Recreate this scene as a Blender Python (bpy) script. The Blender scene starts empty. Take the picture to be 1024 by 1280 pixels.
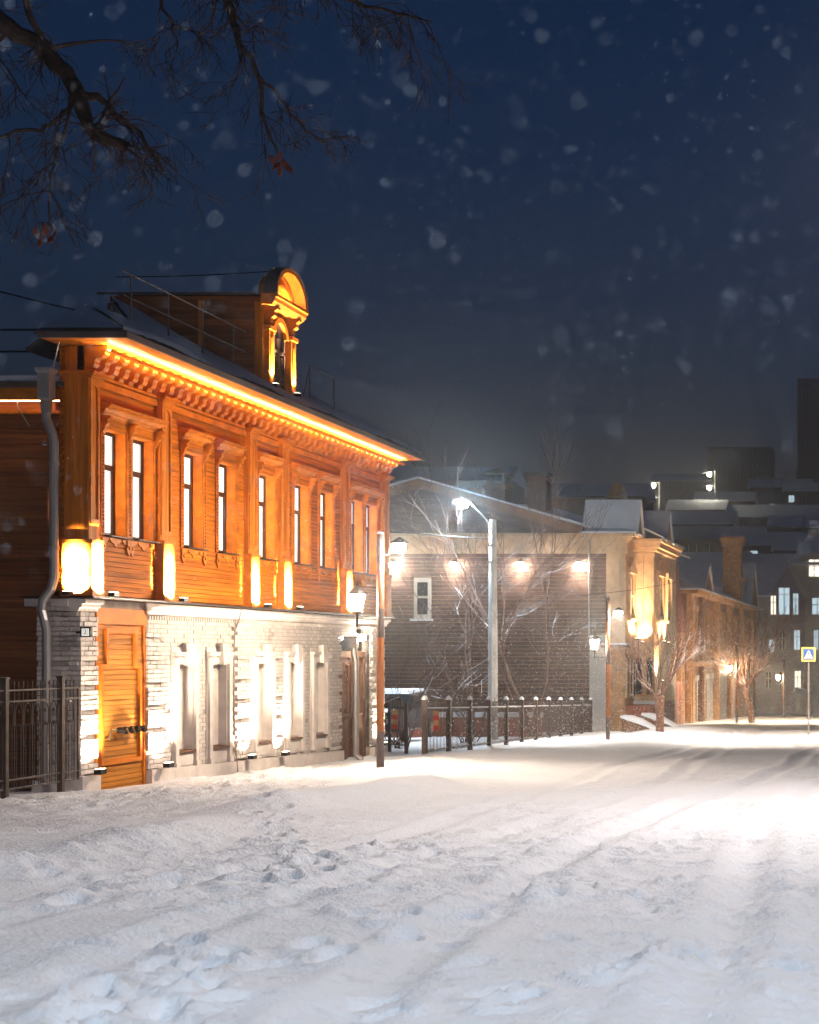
import bpy, bmesh, math, random
import numpy as np
from mathutils import Vector, Matrix

R = math.radians
rnd = random.Random(7)
scene = bpy.context.scene
col = scene.collection

# ------------------------------------------------------------------ camera, sky, exposure
F = 1940.0                      # focal length in photograph pixels (1024 wide)
CX, CY = 1109.0, 815.0          # where the street's parallels meet, in photograph pixels
EYE = 1.41                      # camera height above the snow it stands on
cam_d = bpy.data.cameras.new('camera')
cam = bpy.data.objects.new('camera', cam_d); col.objects.link(cam)
cam.location = (0, 0, EYE); cam.rotation_euler = (R(90), 0, 0)
cam_d.sensor_fit = 'HORIZONTAL'; cam_d.sensor_width = 36
cam_d.lens = 36 * F / 1024
cam_d.shift_x = -(CX - 512) / 1024
cam_d.shift_y = (CY - 640) / 1024
cam_d.clip_start = 0.05; cam_d.clip_end = 3000
cam_d.dof.use_dof = True; cam_d.dof.focus_distance = 27; cam_d.dof.aperture_fstop = 5.0
scene.camera = cam

world = bpy.data.worlds.new('World'); scene.world = world; world.use_nodes = True
wn = world.node_tree; bgn = wn.nodes['Background']
skyt = wn.nodes.new('ShaderNodeTexSky'); skyt.sky_type = 'NISHITA'; skyt.sun_disc = False
skyt.sun_elevation = R(0.0); skyt.sun_rotation = R(180); skyt.ozone_density = 4.0
skyt.air_density = 1.0; skyt.dust_density = 0.0
wn.links.new(skyt.outputs[0], bgn.inputs[0]); bgn.inputs[1].default_value = 0.085

vs = scene.view_settings
vs.view_transform = 'Standard'; vs.look = 'None'; vs.gamma = 1; vs.exposure = 0.0
scene.cycles.use_denoising = True
scene.cycles.max_bounces = 6; scene.cycles.diffuse_bounces = 3; scene.cycles.glossy_bounces = 2
scene.cycles.transmission_bounces = 4; scene.cycles.volume_bounces = 0
scene.cycles.sample_clamp_indirect = 4.0
scene.cycles.caustics_reflective = False; scene.cycles.caustics_refractive = False

WARM = (1.0, 0.66, 0.36); SOFT = (1.0, 0.83, 0.64); COOL = (0.70, 0.86, 1.0)

# ------------------------------------------------------------------ helpers
def gz(y):                                            # street falls gently away from the camera
    if y < 185: return -0.031 * y
    return -5.735
def fy(px, X):                                        # depth of the point of the plane x = X that sits at column px
    return X * F / (px - CX)
def at(px, py, Y):
    return Vector(((px - CX) / F * Y, Y, EYE + (CY - py) / F * Y))

ORG = {}
def link(o): col.objects.link(o); return o
def tag(o, label=None, cat=None, group=None, kind=None):
    if label: o['label'] = label
    if cat: o['category'] = cat
    if group: o['group'] = group
    if kind: o['kind'] = kind
    return o
def thing(name, label, cat, loc=(0, 0, 0), group=None, rz=0):
    o = link(bpy.data.objects.new(name, None)); o.empty_display_size = .2
    o.location = loc; o.rotation_euler = (0, 0, rz)
    ORG[o.name] = Vector(loc)
    return tag(o, label, cat, group)

class MB:
    def __init__(s): s.v = []; s.f = []
    def box(s, x0, x1, y0, y1, z0, z1):
        b = len(s.v)
        s.v += [(x0, y0, z0), (x1, y0, z0), (x1, y1, z0), (x0, y1, z0), (x0, y0, z1), (x1, y0, z1), (x1, y1, z1), (x0, y1, z1)]
        s.f += [(b, b+3, b+2, b+1), (b+4, b+5, b+6, b+7), (b, b+1, b+5, b+4), (b+1, b+2, b+6, b+5), (b+2, b+3, b+7, b+6), (b+3, b, b+4, b+7)]
        return s
    def prism(s, pts, axis, a0, a1):                  # outline extruded along an axis
        def P(p, a):
            return {'x': (a, p[0], p[1]), 'y': (p[0], a, p[1]), 'z': (p[0], p[1], a)}[axis]
        b = len(s.v); n = len(pts)
        s.v += [P(p, a0) for p in pts] + [P(p, a1) for p in pts]
        s.f.append(tuple(range(b, b+n))); s.f.append(tuple(range(b+2*n-1, b+n-1, -1)))
        for i in range(n):
            j = (i+1) % n
            s.f.append((b+i, b+j, b+n+j, b+n+i))
        return s
    def tube(s, pts, rad, n=6):
        pts = [Vector(p) for p in pts]
        if not hasattr(rad, '__len__'): rad = [rad] * len(pts)
        b0 = len(s.v); up = None
        for i, p in enumerate(pts):
            d = (pts[min(i+1, len(pts)-1)] - pts[max(i-1, 0)])
            if d.length < 1e-9: d = Vector((0, 0, 1))
            d.normalize()
            if up is None:
                up = Vector((0, 0, 1)) if abs(d.z) < .9 else Vector((1, 0, 0))
            u = d.cross(up)
            if u.length < 1e-6: u = d.orthogonal()
            u.normalize(); w = u.cross(d); up = w
            for k in range(n):
                a = 2 * math.pi * k / n
                q = p + (u * math.cos(a) + w * math.sin(a)) * rad[i]
                s.v.append(tuple(q))
        for i in range(len(pts)-1):
            for k in range(n):
                a = b0 + i*n + k; c = b0 + i*n + (k+1) % n
                s.f.append((a, c, c+n, a+n))
        s.f.append(tuple(range(b0+n-1, b0-1, -1))); e = b0 + (len(pts)-1)*n
        s.f.append(tuple(range(e, e+n)))
        return s
    def lathe(s, prof, cx, cy, n=16, rot=0):
        b0 = len(s.v)
        for r, z in prof:
            for k in range(n):
                a = rot + 2*math.pi*k/n
                s.v.append((cx + r*math.cos(a), cy + r*math.sin(a), z))
        for i in range(len(prof)-1):
            for k in range(n):
                a = b0 + i*n + k; c = b0 + i*n + (k+1) % n
                s.f.append((a, c, c+n, a+n))
        s.f.append(tuple(range(b0+n-1, b0-1, -1))); e = b0 + (len(prof)-1)*n
        s.f.append(tuple(range(e, e+n)))
        return s
    def face(s, *pts):
        b = len(s.v); s.v += [tuple(p) for p in pts]; s.f.append(tuple(range(b, b+len(pts)))); return s
    def slab(s, pts, t):                              # a sheet of any outline given thickness t downwards
        b = len(s.v); n = len(pts)
        s.v += [tuple(p) for p in pts] + [(p[0], p[1], p[2]-t) for p in pts]
        s.f.append(tuple(range(b, b+n))); s.f.append(tuple(range(b+2*n-1, b+n-1, -1)))
        for i in range(n):
            j = (i+1) % n
            s.f.append((b+j, b+i, b+n+i, b+n+j))
        return s
    def build(s, name, mat, parent=None, smooth=False, bevel=0):
        o0 = Vector((0, 0, 0))
        if parent is not None: o0 = ORG.get(parent.name, o0)
        me = bpy.data.meshes.new(name)
        me.from_pydata([(a-o0.x, b-o0.y, c-o0.z) for a, b, c in s.v], [], s.f)
        if len(s.f) < 60000:
            bm = bmesh.new(); bm.from_mesh(me); bmesh.ops.recalc_face_normals(bm, faces=bm.faces)
            if bevel: bmesh.ops.bevel(bm, geom=bm.edges[:], offset=bevel, segments=1, affect='EDGES', clamp_overlap=True)
            bm.to_mesh(me); bm.free()
        if mat: me.materials.append(mat)
        if smooth:
            for p in me.polygons: p.use_smooth = True
        o = link(bpy.data.objects.new(name, me))
        if parent is not None: o.parent = parent; ORG[o.name] = o0
        return o

UNIT = {}
def piece(name, mat, parent, x0, x1, y0, y1, z0, z1):  # one plank/brick/bar: shared unit box, own transform
    k = mat.name
    if k not in UNIT:
        m = MB().box(-.5, .5, -.5, .5, -.5, .5)
        me = bpy.data.meshes.new('block'); me.from_pydata(m.v, [], m.f); me.materials.append(mat); UNIT[k] = me
    o = link(bpy.data.objects.new(name, UNIT[k])); o0 = ORG.get(parent.name, Vector()) if parent else Vector()
    o.location = ((x0+x1)/2-o0.x, (y0+y1)/2-o0.y, (z0+z1)/2-o0.z); o.scale = (x1-x0, y1-y0, z1-z0)
    if parent: o.parent = parent
    return o
def copy_tree(o, parent=None):
    c = link(o.copy()); c.parent = parent
    if o.name in ORG: ORG[c.name] = ORG[o.name]
    for ch in list(o.children): copy_tree(ch, c)
    return c
def lamp(kind, name, parent, loc, power, color, target=None, size=.05, angle=90, blend=.6, sizey=None):
    L = bpy.data.lights.new(name, kind); L.energy = power; L.color = color
    if kind == 'AREA':
        L.size = size
        if sizey: L.shape = 'RECTANGLE'; L.size_y = sizey
    else: L.shadow_soft_size = size
    if kind == 'SPOT': L.spot_size = R(angle); L.spot_blend = blend
    o = link(bpy.data.objects.new(name, L)); o0 = ORG.get(parent.name, Vector()) if parent else Vector()
    o.location = Vector(loc) - o0
    if target is not None:
        o.rotation_euler = (Vector(target) - Vector(loc)).to_track_quat('-Z', 'Y').to_euler()
    if parent: o.parent = parent
    return o

# ------------------------------------------------------------------ materials
def mat(name, c, rough=.7, var=.25, scale=(3, 3, 3), bump=0, bscale=None, metal=0, rand=.0, snow=0, spec=.3, detail=4, c2=None):
    m = bpy.data.materials.new(name); m.use_nodes = True
    t = m.node_tree; N = t.nodes; L = t.links; b = N['Principled BSDF']
    b.inputs['Roughness'].default_value = rough; b.inputs['Metallic'].default_value = metal
    b.inputs['Specular IOR Level'].default_value = spec
    g = N.new('ShaderNodeNewGeometry'); mp = N.new('ShaderNodeMapping'); mp.inputs['Scale'].default_value = scale
    L.new(g.outputs['Position'], mp.inputs[0])
    nz = N.new('ShaderNodeTexNoise'); nz.inputs['Scale'].default_value = 1; nz.inputs['Detail'].default_value = detail
    L.new(mp.outputs[0], nz.inputs['Vector'])
    mr = N.new('ShaderNodeMapRange'); mr.inputs[1].default_value = .3; mr.inputs[2].default_value = .7
    L.new(nz.outputs['Fac'], mr.inputs[0])
    mx = N.new('ShaderNodeMix'); mx.data_type = 'RGBA'
    d = c2 if c2 else tuple(v * (1-var*1.6) for v in c)
    u = tuple(min(v * (1+var*.5), .9) for v in c)
    mx.inputs[6].default_value = (*d, 1); mx.inputs[7].default_value = (*u, 1)
    L.new(mr.outputs[0], mx.inputs[0]); out = mx.outputs[2]
    if rand:
        oi = N.new('ShaderNodeObjectInfo'); hs = N.new('ShaderNodeHueSaturation')
        m2 = N.new('ShaderNodeMapRange'); m2.inputs[3].default_value = 1-rand; m2.inputs[4].default_value = 1+rand*.6
        L.new(oi.outputs['Random'], m2.inputs[0]); L.new(m2.outputs[0], hs.inputs['Value']); L.new(out, hs.inputs['Color']); out = hs.outputs[0]
    if snow:                                          # snow lying on what faces up
        sp = N.new('ShaderNodeSeparateXYZ'); L.new(g.outputs['Normal'], sp.inputs[0])
        n2 = N.new('ShaderNodeTexNoise'); n2.inputs['Scale'].default_value = 2.3; n2.inputs['Detail'].default_value = 5
        L.new(g.outputs['Position'], n2.inputs['Vector'])
        ad = N.new('ShaderNodeMath'); ad.operation = 'MULTIPLY_ADD'; ad.inputs[1].default_value = .9; L.new(n2.outputs['Fac'], ad.inputs[0]); L.new(sp.outputs['Z'], ad.inputs[2])
        m3 = N.new('ShaderNodeMapRange'); m3.inputs[1].default_value = 1.35-snow; m3.inputs[2].default_value = 1.5-snow
        L.new(ad.outputs[0], m3.inputs[0])
        x2 = N.new('ShaderNodeMix'); x2.data_type = 'RGBA'; x2.inputs[7].default_value = (.82, .84, .88, 1)
        L.new(m3.outputs[0], x2.inputs[0]); L.new(out, x2.inputs[6]); out = x2.outputs[2]
    L.new(out, b.inputs['Base Color'])
    if bump:
        bp = N.new('ShaderNodeBump'); bp.inputs['Strength'].default_value = bump; bp.inputs['Distance'].default_value = .02
        nb = N.new('ShaderNodeTexNoise'); nb.inputs['Scale'].default_value = 1; nb.inputs['Detail'].default_value = 5
        mb_ = N.new('ShaderNodeMapping'); mb_.inputs['Scale'].default_value = bscale or scale
        L.new(g.outputs['Position'], mb_.inputs[0]); L.new(mb_.outputs[0], nb.inputs['Vector'])
        L.new(nb.outputs['Fac'], bp.inputs['Height']); L.new(bp.outputs[0], b.inputs['Normal'])
    return m
def glow(name, c, s):
    m = bpy.data.materials.new(name); m.use_nodes = True; b = m.node_tree.nodes['Principled BSDF']
    b.inputs['Base Color'].default_value = (*[v*.8 for v in c], 1); b.inputs['Emission Color'].default_value = (*c, 1); b.inputs['Emission Strength'].default_value = s
    return m

OR = (.66, .175, .011)
M = {}
M['wood_y'] = mat('orange_wood_along', OR, .6, .34, (14, .8, 22), .35, rand=.24, spec=.08)
M['wood_z'] = mat('orange_wood_upright', (.68, .195, .014), .55, .3, (16, 16, .8), .25, rand=.12, spec=.1)
M['wood_x'] = mat('brown_wood_boards', (.34, .105, .026), .6, .3, (.8, 14, 22), .25, rand=.22)
M['trim'] = mat('orange_trim', (.68, .195, .017), .5, .24, (6, 3, 6), .15, spec=.12)
M['door'] = mat('orange_door_wood', (.62, .23, .035), .55, .26, (12, 1, 22), .3, rand=.22, spec=.1)
M['brick'] = mat('whitewashed_brick', (.76, .665, .60), .85, .15, (9, 9, 9), .5, (40, 40, 40), rand=.12)
M['mortar'] = mat('mortar', (.46, .38, .33), .95, .15, (8, 8, 8), .3, (50, 50, 50))
M['plaster'] = mat('cream_plaster', (.76, .665, .60), .85, .10, (4, 4, 4), .15, (30, 30, 30))
M['frame'] = mat('dark_brown_frame', (.045, .022, .016), .4, .2, (5, 5, 5))
M['snow'] = mat('roof_snow', (.78, .80, .84), .8, .06, (1.5, 1.5, 1.5), .5, (6, 6, 6))
M['metal'] = mat('roof_metal', (.16, .12, .11), .45, .2, (2, 2, 2), metal=.3, snow=.0)
M['iron'] = mat('black_iron', (.045, .034, .03), .5, .25, (6, 6, 6), metal=.2, snow=.05)
M['iron2'] = mat('brown_iron', (.085, .055, .042), .55, .25, (6, 6, 6), snow=.1)
M['zinc'] = mat('zinc_pipe', (.46, .42, .39), .35, .12, (5, 5, 2), metal=.55)
M['post_dark'] = mat('post_dark', (.075, .05, .042), .55, .35, (20, 20, 6), .2)
M['post_brown'] = mat('post_brown', (.22, .085, .045), .5, .15, (9, 9, 3))
M['post_orange'] = mat('post_orange', (.42, .145, .04), .5, .15, (9, 9, 3))
M['post_grey'] = mat('post_grey', (.17, .13, .12), .6, .2, (9, 9, 9))
M['concrete'] = mat('pole_concrete', (.42, .42, .42), .8, .2, (6, 6, 2), .2, (20, 20, 20))
M['brown_door'] = mat('carved_brown_door', (.19, .075, .04), .5, .35, (14, 14, 4), .3)
M['brass'] = mat('brass', (.35, .22, .09), .35, .2, (20, 20, 20), metal=.8)
M['black'] = mat('black_paint', (.012, .011, .011), .4, .2)
M['white'] = mat('white_paint', (.75, .74, .7), .5, .05)
M['greyplank'] = mat('grey_brown_planks', (.125, .070, .050), .75, .4, (1.2, 8, 9), .3, rand=.16)
M['cream'] = mat('cream_timber', (.55, .36, .20), .6, .16, (3, 3, 3), .1)
M['ochre'] = mat('ochre_timber', (.46, .24, .095), .65, .25, (3, 3, 3), .1, rand=.1)
M['ochre_dark'] = mat('brown_timber', (.20, .10, .055), .65, .25, (3, 3, 3), .1, rand=.1)
M['redwood'] = mat('red_timber', (.32, .10, .06), .65, .2, (3, 3, 3))
M['lilac'] = mat('lilac_plaster', (.34, .27, .33), .85, .12, (1, 1, 1))
M['stone'] = mat('grey_plaster', (.44, .41, .38), .85, .12, (1, 1, 1))
M['hillwall'] = mat('hill_house_wall', (.13, .085, .08), .85, .25, (.6, .6, .6), rand=.3)
M['redbrick'] = mat('red_brick_tower', (.17, .05, .035), .85, .2, (.8, .8, .8))
M['chimney'] = mat('chimney_brick', (.25, .13, .09), .85, .25, (5, 5, 9), .3)
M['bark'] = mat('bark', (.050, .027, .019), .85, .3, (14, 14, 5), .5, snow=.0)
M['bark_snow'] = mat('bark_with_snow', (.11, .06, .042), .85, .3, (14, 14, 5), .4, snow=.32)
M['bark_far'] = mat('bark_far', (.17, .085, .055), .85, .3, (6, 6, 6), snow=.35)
M['wood_far'] = mat('far_bare_wood', (.10, .07, .065), .9, .3, (.5, .5, .5))
M['leaf'] = mat('dry_leaf', (.16, .035, .018), .7, .3, (30, 30, 30))
M['glass'] = mat('dark_glass', (.02, .022, .026), .08, .1, spec=.6)
M['pane'] = glow('lit_window_pane', (1.0, .94, .86), 1.2)
def curtain(m):
    t = m.node_tree; N = t.nodes; L = t.links; b = N['Principled BSDF']
    g = N.new('ShaderNodeNewGeometry'); mp = N.new('ShaderNodeMapping'); mp.inputs['Scale'].default_value = (1, 9, .5); L.new(g.outputs['Position'], mp.inputs[0])
    nz = N.new('ShaderNodeTexNoise'); nz.inputs['Scale'].default_value = 1.3; nz.inputs['Detail'].default_value = 3; L.new(mp.outputs[0], nz.inputs['Vector'])
    r = N.new('ShaderNodeMapRange'); r.inputs[1].default_value = .35; r.inputs[2].default_value = .6; r.inputs[3].default_value = .62; r.inputs[4].default_value = 1.35
    L.new(nz.outputs['Fac'], r.inputs[0]); L.new(r.outputs[0], b.inputs['Emission Strength'])
curtain(M['pane'])
M['pane_far'] = glow('far_lit_pane', (1.0, .9, .72), 1.6)
M['pane_cool'] = glow('far_cool_pane', (.62, .82, .92), .9)
M['lens'] = glow('warm_lamp_lens', (1.0, .8, .55), 14)
M['bulb'] = glow('warm_lamp_bulb', (1.0, .92, .80), 240)
M['lantern'] = glow('lantern_glass', (1.0, .82, .60), 620)
M['lantern_far'] = glow('bright_lantern_glass', (1.0, .74, .46), 1700)
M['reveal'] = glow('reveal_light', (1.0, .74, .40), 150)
M['bulb_cool'] = glow('cool_led', (.60, .82, 1.0), 1400)
M['street_lens'] = glow('street_lamp_lens', (1.0, .9, .8), 60)
M['strip'] = glow('led_strip', (1.0, .78, .44), 190)
M['carpaint'] = mat('dark_car_paint', (.022, .02, .022), .25, .1, spec=.6)
M['rubber'] = mat('rubber', (.015, .015, .015), .8, .1)
M['red'] = mat('red_paint', (.5, .035, .02), .5, .1)
M['yellow'] = mat('yellow_border', (.52, .42, .12), .5, .05)
M['blue'] = mat('sign_blue', (.03, .09, .30), .5, .05)
M['flake'] = mat('snowflake', (.85, .87, .9), .9, .02)

# ground snow: clean, churned and slightly dirty patches
def ground_mat():
    m = mat('trodden_snow', (.86, .86, .88), .75, .04, (.5, .5, .5), 0)
    t = m.node_tree; N = t.nodes; L = t.links; b = N['Principled BSDF']
    g = next(n for n in N if n.bl_idname == 'ShaderNodeNewGeometry')
    src = b.inputs['Base Color'].links[0].from_socket
    n1 = N.new('ShaderNodeTexNoise'); n1.inputs['Scale'].default_value = 7; n1.inputs['Detail'].default_value = 7; n1.inputs['Roughness'].default_value = .65
    n2 = N.new('ShaderNodeTexNoise'); n2.inputs['Scale'].default_value = .45; n2.inputs['Detail'].default_value = 3
    for n in (n1, n2): L.new(g.outputs['Position'], n.inputs['Vector'])
    r1 = N.new('ShaderNodeMapRange'); r1.inputs[1].default_value = .54; r1.inputs[2].default_value = .74
    r2 = N.new('ShaderNodeMapRange'); r2.inputs[1].default_value = .38; r2.inputs[2].default_value = .62
    sx = N.new('ShaderNodeSeparateXYZ'); L.new(g.outputs['Position'], sx.inputs[0])       # gritted footpath by the house
    rx_ = N.new('ShaderNodeMapRange'); rx_.inputs[1].default_value = -8.4; rx_.inputs[2].default_value = -10.0; rx_.inputs[4].default_value = .16
    L.new(sx.outputs['X'], rx_.inputs[0])
    ry_ = N.new('ShaderNodeMapRange'); ry_.inputs[1].default_value = 34; ry_.inputs[2].default_value = 26; L.new(sx.outputs['Y'], ry_.inputs[0])
    gm = N.new('ShaderNodeMath'); gm.operation = 'MULTIPLY_ADD'; L.new(rx_.outputs[0], gm.inputs[0]); L.new(ry_.outputs[0], gm.inputs[1]); L.new(n2.outputs['Fac'], gm.inputs[2])
    L.new(n1.outputs['Fac'], r1.inputs[0]); L.new(gm.outputs[0], r2.inputs[0])
    mu = N.new('ShaderNodeMath'); mu.operation = 'MULTIPLY'; L.new(r1.outputs[0], mu.inputs[0]); L.new(r2.outputs[0], mu.inputs[1])
    m2 = N.new('ShaderNodeMath'); m2.operation = 'MULTIPLY'; m2.inputs[1].default_value = .5; L.new(mu.outputs[0], m2.inputs[0])
    x = N.new('ShaderNodeMix'); x.data_type = 'RGBA'; x.inputs[7].default_value = (.34, .285, .25, 1)
    L.new(m2.outputs[0], x.inputs[0]); L.new(src, x.inputs[6]); L.new(x.outputs[2], b.inputs['Base Color'])
    bp = N.new('ShaderNodeBump'); bp.inputs['Strength'].default_value = .8; bp.inputs['Distance'].default_value = .04
    n3 = N.new('ShaderNodeTexNoise'); n3.inputs['Scale'].default_value = 26; n3.inputs['Detail'].default_value = 8; n3.inputs['Roughness'].default_value = .62
    L.new(g.outputs['Position'], n3.inputs['Vector']); L.new(n3.outputs['Fac'], bp.inputs['Height']); L.new(bp.outputs[0], b.inputs['Normal'])
    return m
M['ground'] = ground_mat()

# ------------------------------------------------------------------ ground: one sheet, street falling away then a hill
def vnoise(x, y, seed):
    xi = np.floor(x).astype(np.int64); yi = np.floor(y).astype(np.int64); xf = x-xi; yf = y-yi
    def h(a, b):
        n = (a*374761393 + b*668265263 + seed*974634777) & 0x7fffffff
        n = ((n ^ (n >> 13)) * 1274126177) & 0x7fffffff
        return ((n ^ (n >> 16)) & 0xffff) / 65535.0
    u = xf*xf*(3-2*xf); w = yf*yf*(3-2*yf)
    return (h(xi, yi)*(1-u)+h(xi+1, yi)*u)*(1-w) + (h(xi, yi+1)*(1-u)+h(xi+1, yi+1)*u)*w - .5
def fbm(x, y, seed, o=4):
    s = 0; a = 1
    for k in range(o): s = s + a*vnoise(x*2**k, y*2**k, seed+k); a *= .5
    return s
def sstep(a, b, x):
    t = np.clip((x-a)/(b-a), 0, 1); return t*t*(3-2*t)
def hill(X, Y):
    rise = sstep(195, 470, Y) * 56 * (0.62 + .38*sstep(-120, 10, X)) + sstep(195, 470, Y)*fbm(X*.02, Y*.02, 50, 3)*9
    return rise
def ground_z(X, Y):
    base = np.where(Y < 185, -.031*Y, -5.735)
    near = 1 - sstep(60, 120, Y)
    z = base + hill(X, Y)
    # street strips: pavement along the house, broken bank at its edge, packed roadway
    wob = fbm(Y*.11, Y*0+3.1, 9, 2)*1.1
    bank = np.exp(-((X+7.4+wob)/.55)**2) * (.16+.22*np.clip(fbm(X*.6, Y*.5, 21, 3)+.1, -.3, 1)) * sstep(10, 13, Y)*(1-sstep(24, 34, Y))
    drift = np.exp(-((X+8.9+wob*.6)/1.6)**2) * .22*sstep(24, 32, Y)*(1-sstep(80, 110, Y)) * (.7+fbm(X*.3, Y*.16, 5, 3))
    walk = sstep(-8.2, -9.2, X)*sstep(-12.8, -12.3, X)
    rough = (.15+.85*sstep(-.10, .22, fbm(X*.30, Y*.22, 31, 3)))*(1-.6*sstep(18, 26, Y)*sstep(-9.2, -8, X))
    z = z + near*(bank + drift)
    z = z + near*rough*(fbm(X*2.0, Y*2.0, 1, 4)*.060 + (fbm(X*6.5, Y*6.5, 2, 3)*.022 + np.clip(fbm(X*8.5, Y*8.5, 71, 2)-.10, 0, .6)*.085)*(1-sstep(30, 60, Y)))
    z = z + near*fbm(X*.45, Y*.4, 3, 3)*.10
    z = z + near*walk*fbm(X*4.5, Y*4.5, 8, 3)*.045
    # wheel ruts, sweeping across the roadway
    for k, (x0, amp, cur) in enumerate([(-1.2, .05, .010), (-2.7, .05, .010), (-4.0, .035, -.004), (-5.4, .035, -.004), (.4, .05, .02)]):
        c = x0 + cur*(Y-14)**2*.12 + .25*np.sin(Y*.23+k)
        z = z - near*amp*np.exp(-((X-c)/.16)**2) + near*amp*.5*(np.exp(-((X-c-.3)/.1)**2)+np.exp(-((X-c+.3)/.1)**2))
    return z
def make_ground():
    xs = np.concatenate([np.linspace(-320, -60, 27)[:-1], np.linspace(-60, -16, 45)[:-1], np.linspace(-16, 3, 460)[:-1], np.linspace(3, 20, 35)[:-1], np.linspace(20, 300, 24)])
    ys = np.concatenate([np.linspace(-40, 3, 20)[:-1], np.linspace(3, 16, 330)[:-1], np.linspace(16, 32, 180)[:-1], np.linspace(32, 70, 150)[:-1], np.linspace(70, 190, 80)[:-1], np.linspace(190, 620, 80)])
    X, Y = np.meshgrid(xs, ys); Z = ground_z(X, Y)
    rg = np.random.RandomState(4)
    trails = []
    for (xa, ya, xb, yb, n) in [(-3.9, 6.2, -2.2, 12.5, 15), (-6.2, 9, -4.9, 16, 14), (-2.3, 7, -.7, 9.5, 8), (-11.5, 19.5, -10.3, 33, 26), (-10.4, 20, -11.2, 31, 22), (-4.5, 12, -8, 20, 16), (-3.3, 6.5, -3.9, 9, 7)]:
        for i in range(n):
            t = (i+.5)/n; s_ = .13 if i % 2 else -.13
            trails.append((xa+(xb-xa)*t+s_+rg.normal(0, .06), ya+(yb-ya)*t+rg.normal(0, .07), math.atan2(yb-ya, xb-xa)+rg.normal(0, .2), rg.uniform(.07, .12)))
    for i in range(170):
        trails.append((rg.uniform(-7, 0), rg.uniform(6, 15), rg.uniform(0, 6.3), rg.uniform(.015, .045)))
    for (fx, fy_, a, dep) in trails:
        ix = np.searchsorted(xs, (fx-.6, fx+.6)); iy = np.searchsorted(ys, (fy_-.6, fy_+.6))
        sx = X[iy[0]:iy[1], ix[0]:ix[1]]-fx; sy = Y[iy[0]:iy[1], ix[0]:ix[1]]-fy_
        u = sx*math.cos(a)+sy*math.sin(a); w = -sx*math.sin(a)+sy*math.cos(a)
        q = (u/.16)**2+(w/.08)**2
        Z[iy[0]:iy[1], ix[0]:ix[1]] += -dep*np.exp(-q**1.5) + dep*.45*np.exp(-((np.sqrt(q)-1.5)/.35)**2)
    nx, ny = len(xs), len(ys)
    V = np.stack([X.ravel(), Y.ravel(), Z.ravel()], 1)
    idx = np.arange(nx*ny).reshape(ny, nx)
    Q = np.stack([idx[:-1, :-1], idx[:-1, 1:], idx[1:, 1:], idx[1:, :-1]], -1).reshape(-1, 4)
    me = bpy.data.meshes.new('ground')
    me.vertices.add(len(V)); me.vertices.foreach_set('co', V.ravel())
    me.loops.add(Q.size); me.loops.foreach_set('vertex_index', Q.ravel().astype(np.int32))
    me.polygons.add(len(Q)); me.polygons.foreach_set('loop_start', np.arange(0, Q.size, 4, dtype=np.int32))
    me.polygons.foreach_set('use_smooth', np.ones(len(Q), dtype=bool))
    me.update(); me.validate(); me.materials.append(M['ground'])
    o = link(bpy.data.objects.new('ground', me)); tag(o, 'snow-covered street and pavement with ruts, footprints and drifts', None, None, 'structure')
make_ground()
def snow_z(x, y): return float(ground_z(np.array([x]), np.array([y]))[0])

# ------------------------------------------------------------------ the orange wooden house
HY0, HY1 = 24.26, 38.85
XP, XW, XB = -12.45, -12.57, -12.63       # pilaster face, board face, brick face
ZB = 2.285                                # brick storey ends, timber begins
house = thing('wooden_house', 'two-storey orange timber house with whitewashed brick ground floor, floodlit at night', 'house', (XB, HY0, gz(HY0)))

# solid core walls behind the cladding (with the window reveals cut in the boards in front of them)
MB().box(-13.2, XB-.32, HY0+.12, HY1-.04, -1.9, ZB-.02).build('masonry_core', M['mortar'], house)
MB().box(-24, -13.2, HY0+1, HY1-.04, -1.9, 5.3).build('rear_wall', M['wood_x'], house)
MB().box(-13.0, XW-.20, HY0+.12, HY1-.06, ZB-.02, 6.2).build('timber_core', M['wood_y'], house)

PIL = [(24.26, 24.58), (26.65, 27.05), (30.32, 30.72), (31.99, 32.37), (35.68, 36.05), (38.46, 38.87)]
WIN = [(24.90, 25.60), (25.83, 26.57), (27.71, 28.46), (29.15, 29.90), (31.02, 31.79), (32.88, 33.67), (34.37, 35.14), (36.36, 37.08), (37.40, 38.15)]
WZ0, WZ1 = 3.30, 5.0
bays = [(PIL[i][1], PIL[i+1][0]) for i in range(5)]
# planks: individual below the sills and in the frieze, joined on the narrow piers between windows
def wood_rows(z0, z1, h): n = max(1, round((z1-z0)/h)); return [(z0+(z1-z0)*i/n, z0+(z1-z0)*(i+1)/n) for i in range(n)]
for a, b in bays:
    for (z0, z1) in wood_rows(ZB+.03, WZ0-.03, .083):
        d = rnd.uniform(-.003, .003)
        piece('plank', M['wood_y'], house, XW-.18, XW+d, a-.02, b+.02, z0+.004, z1-.004)
    for (z0, z1) in wood_rows(5.0, 5.62, .083):
        d = rnd.uniform(-.003, .003)
        piece('plank', M['wood_y'], house, XW-.18, XW+d, a-.02, b+.02, z0+.004, z1-.004)
    ws = [w for w in WIN if a-.1 < w[0] < b]
    cuts = [a-.02] + [v for w in ws for v in (w[0]-.012, w[1]+.012)] + [b+.02]
    pm = MB()
    for k in range(0, len(cuts), 2):
        if cuts[k+1]-cuts[k] < .02: continue
        for (z0, z1) in wood_rows(WZ0-.03, WZ1, .083):
            pm.box(XW-.18, XW+rnd.uniform(-.003, .003), cuts[k], cuts[k+1], z0+.004, z1-.004)
    tag(pm.build('pier_planks', M['wood_y'], house), kind='stuff')

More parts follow.
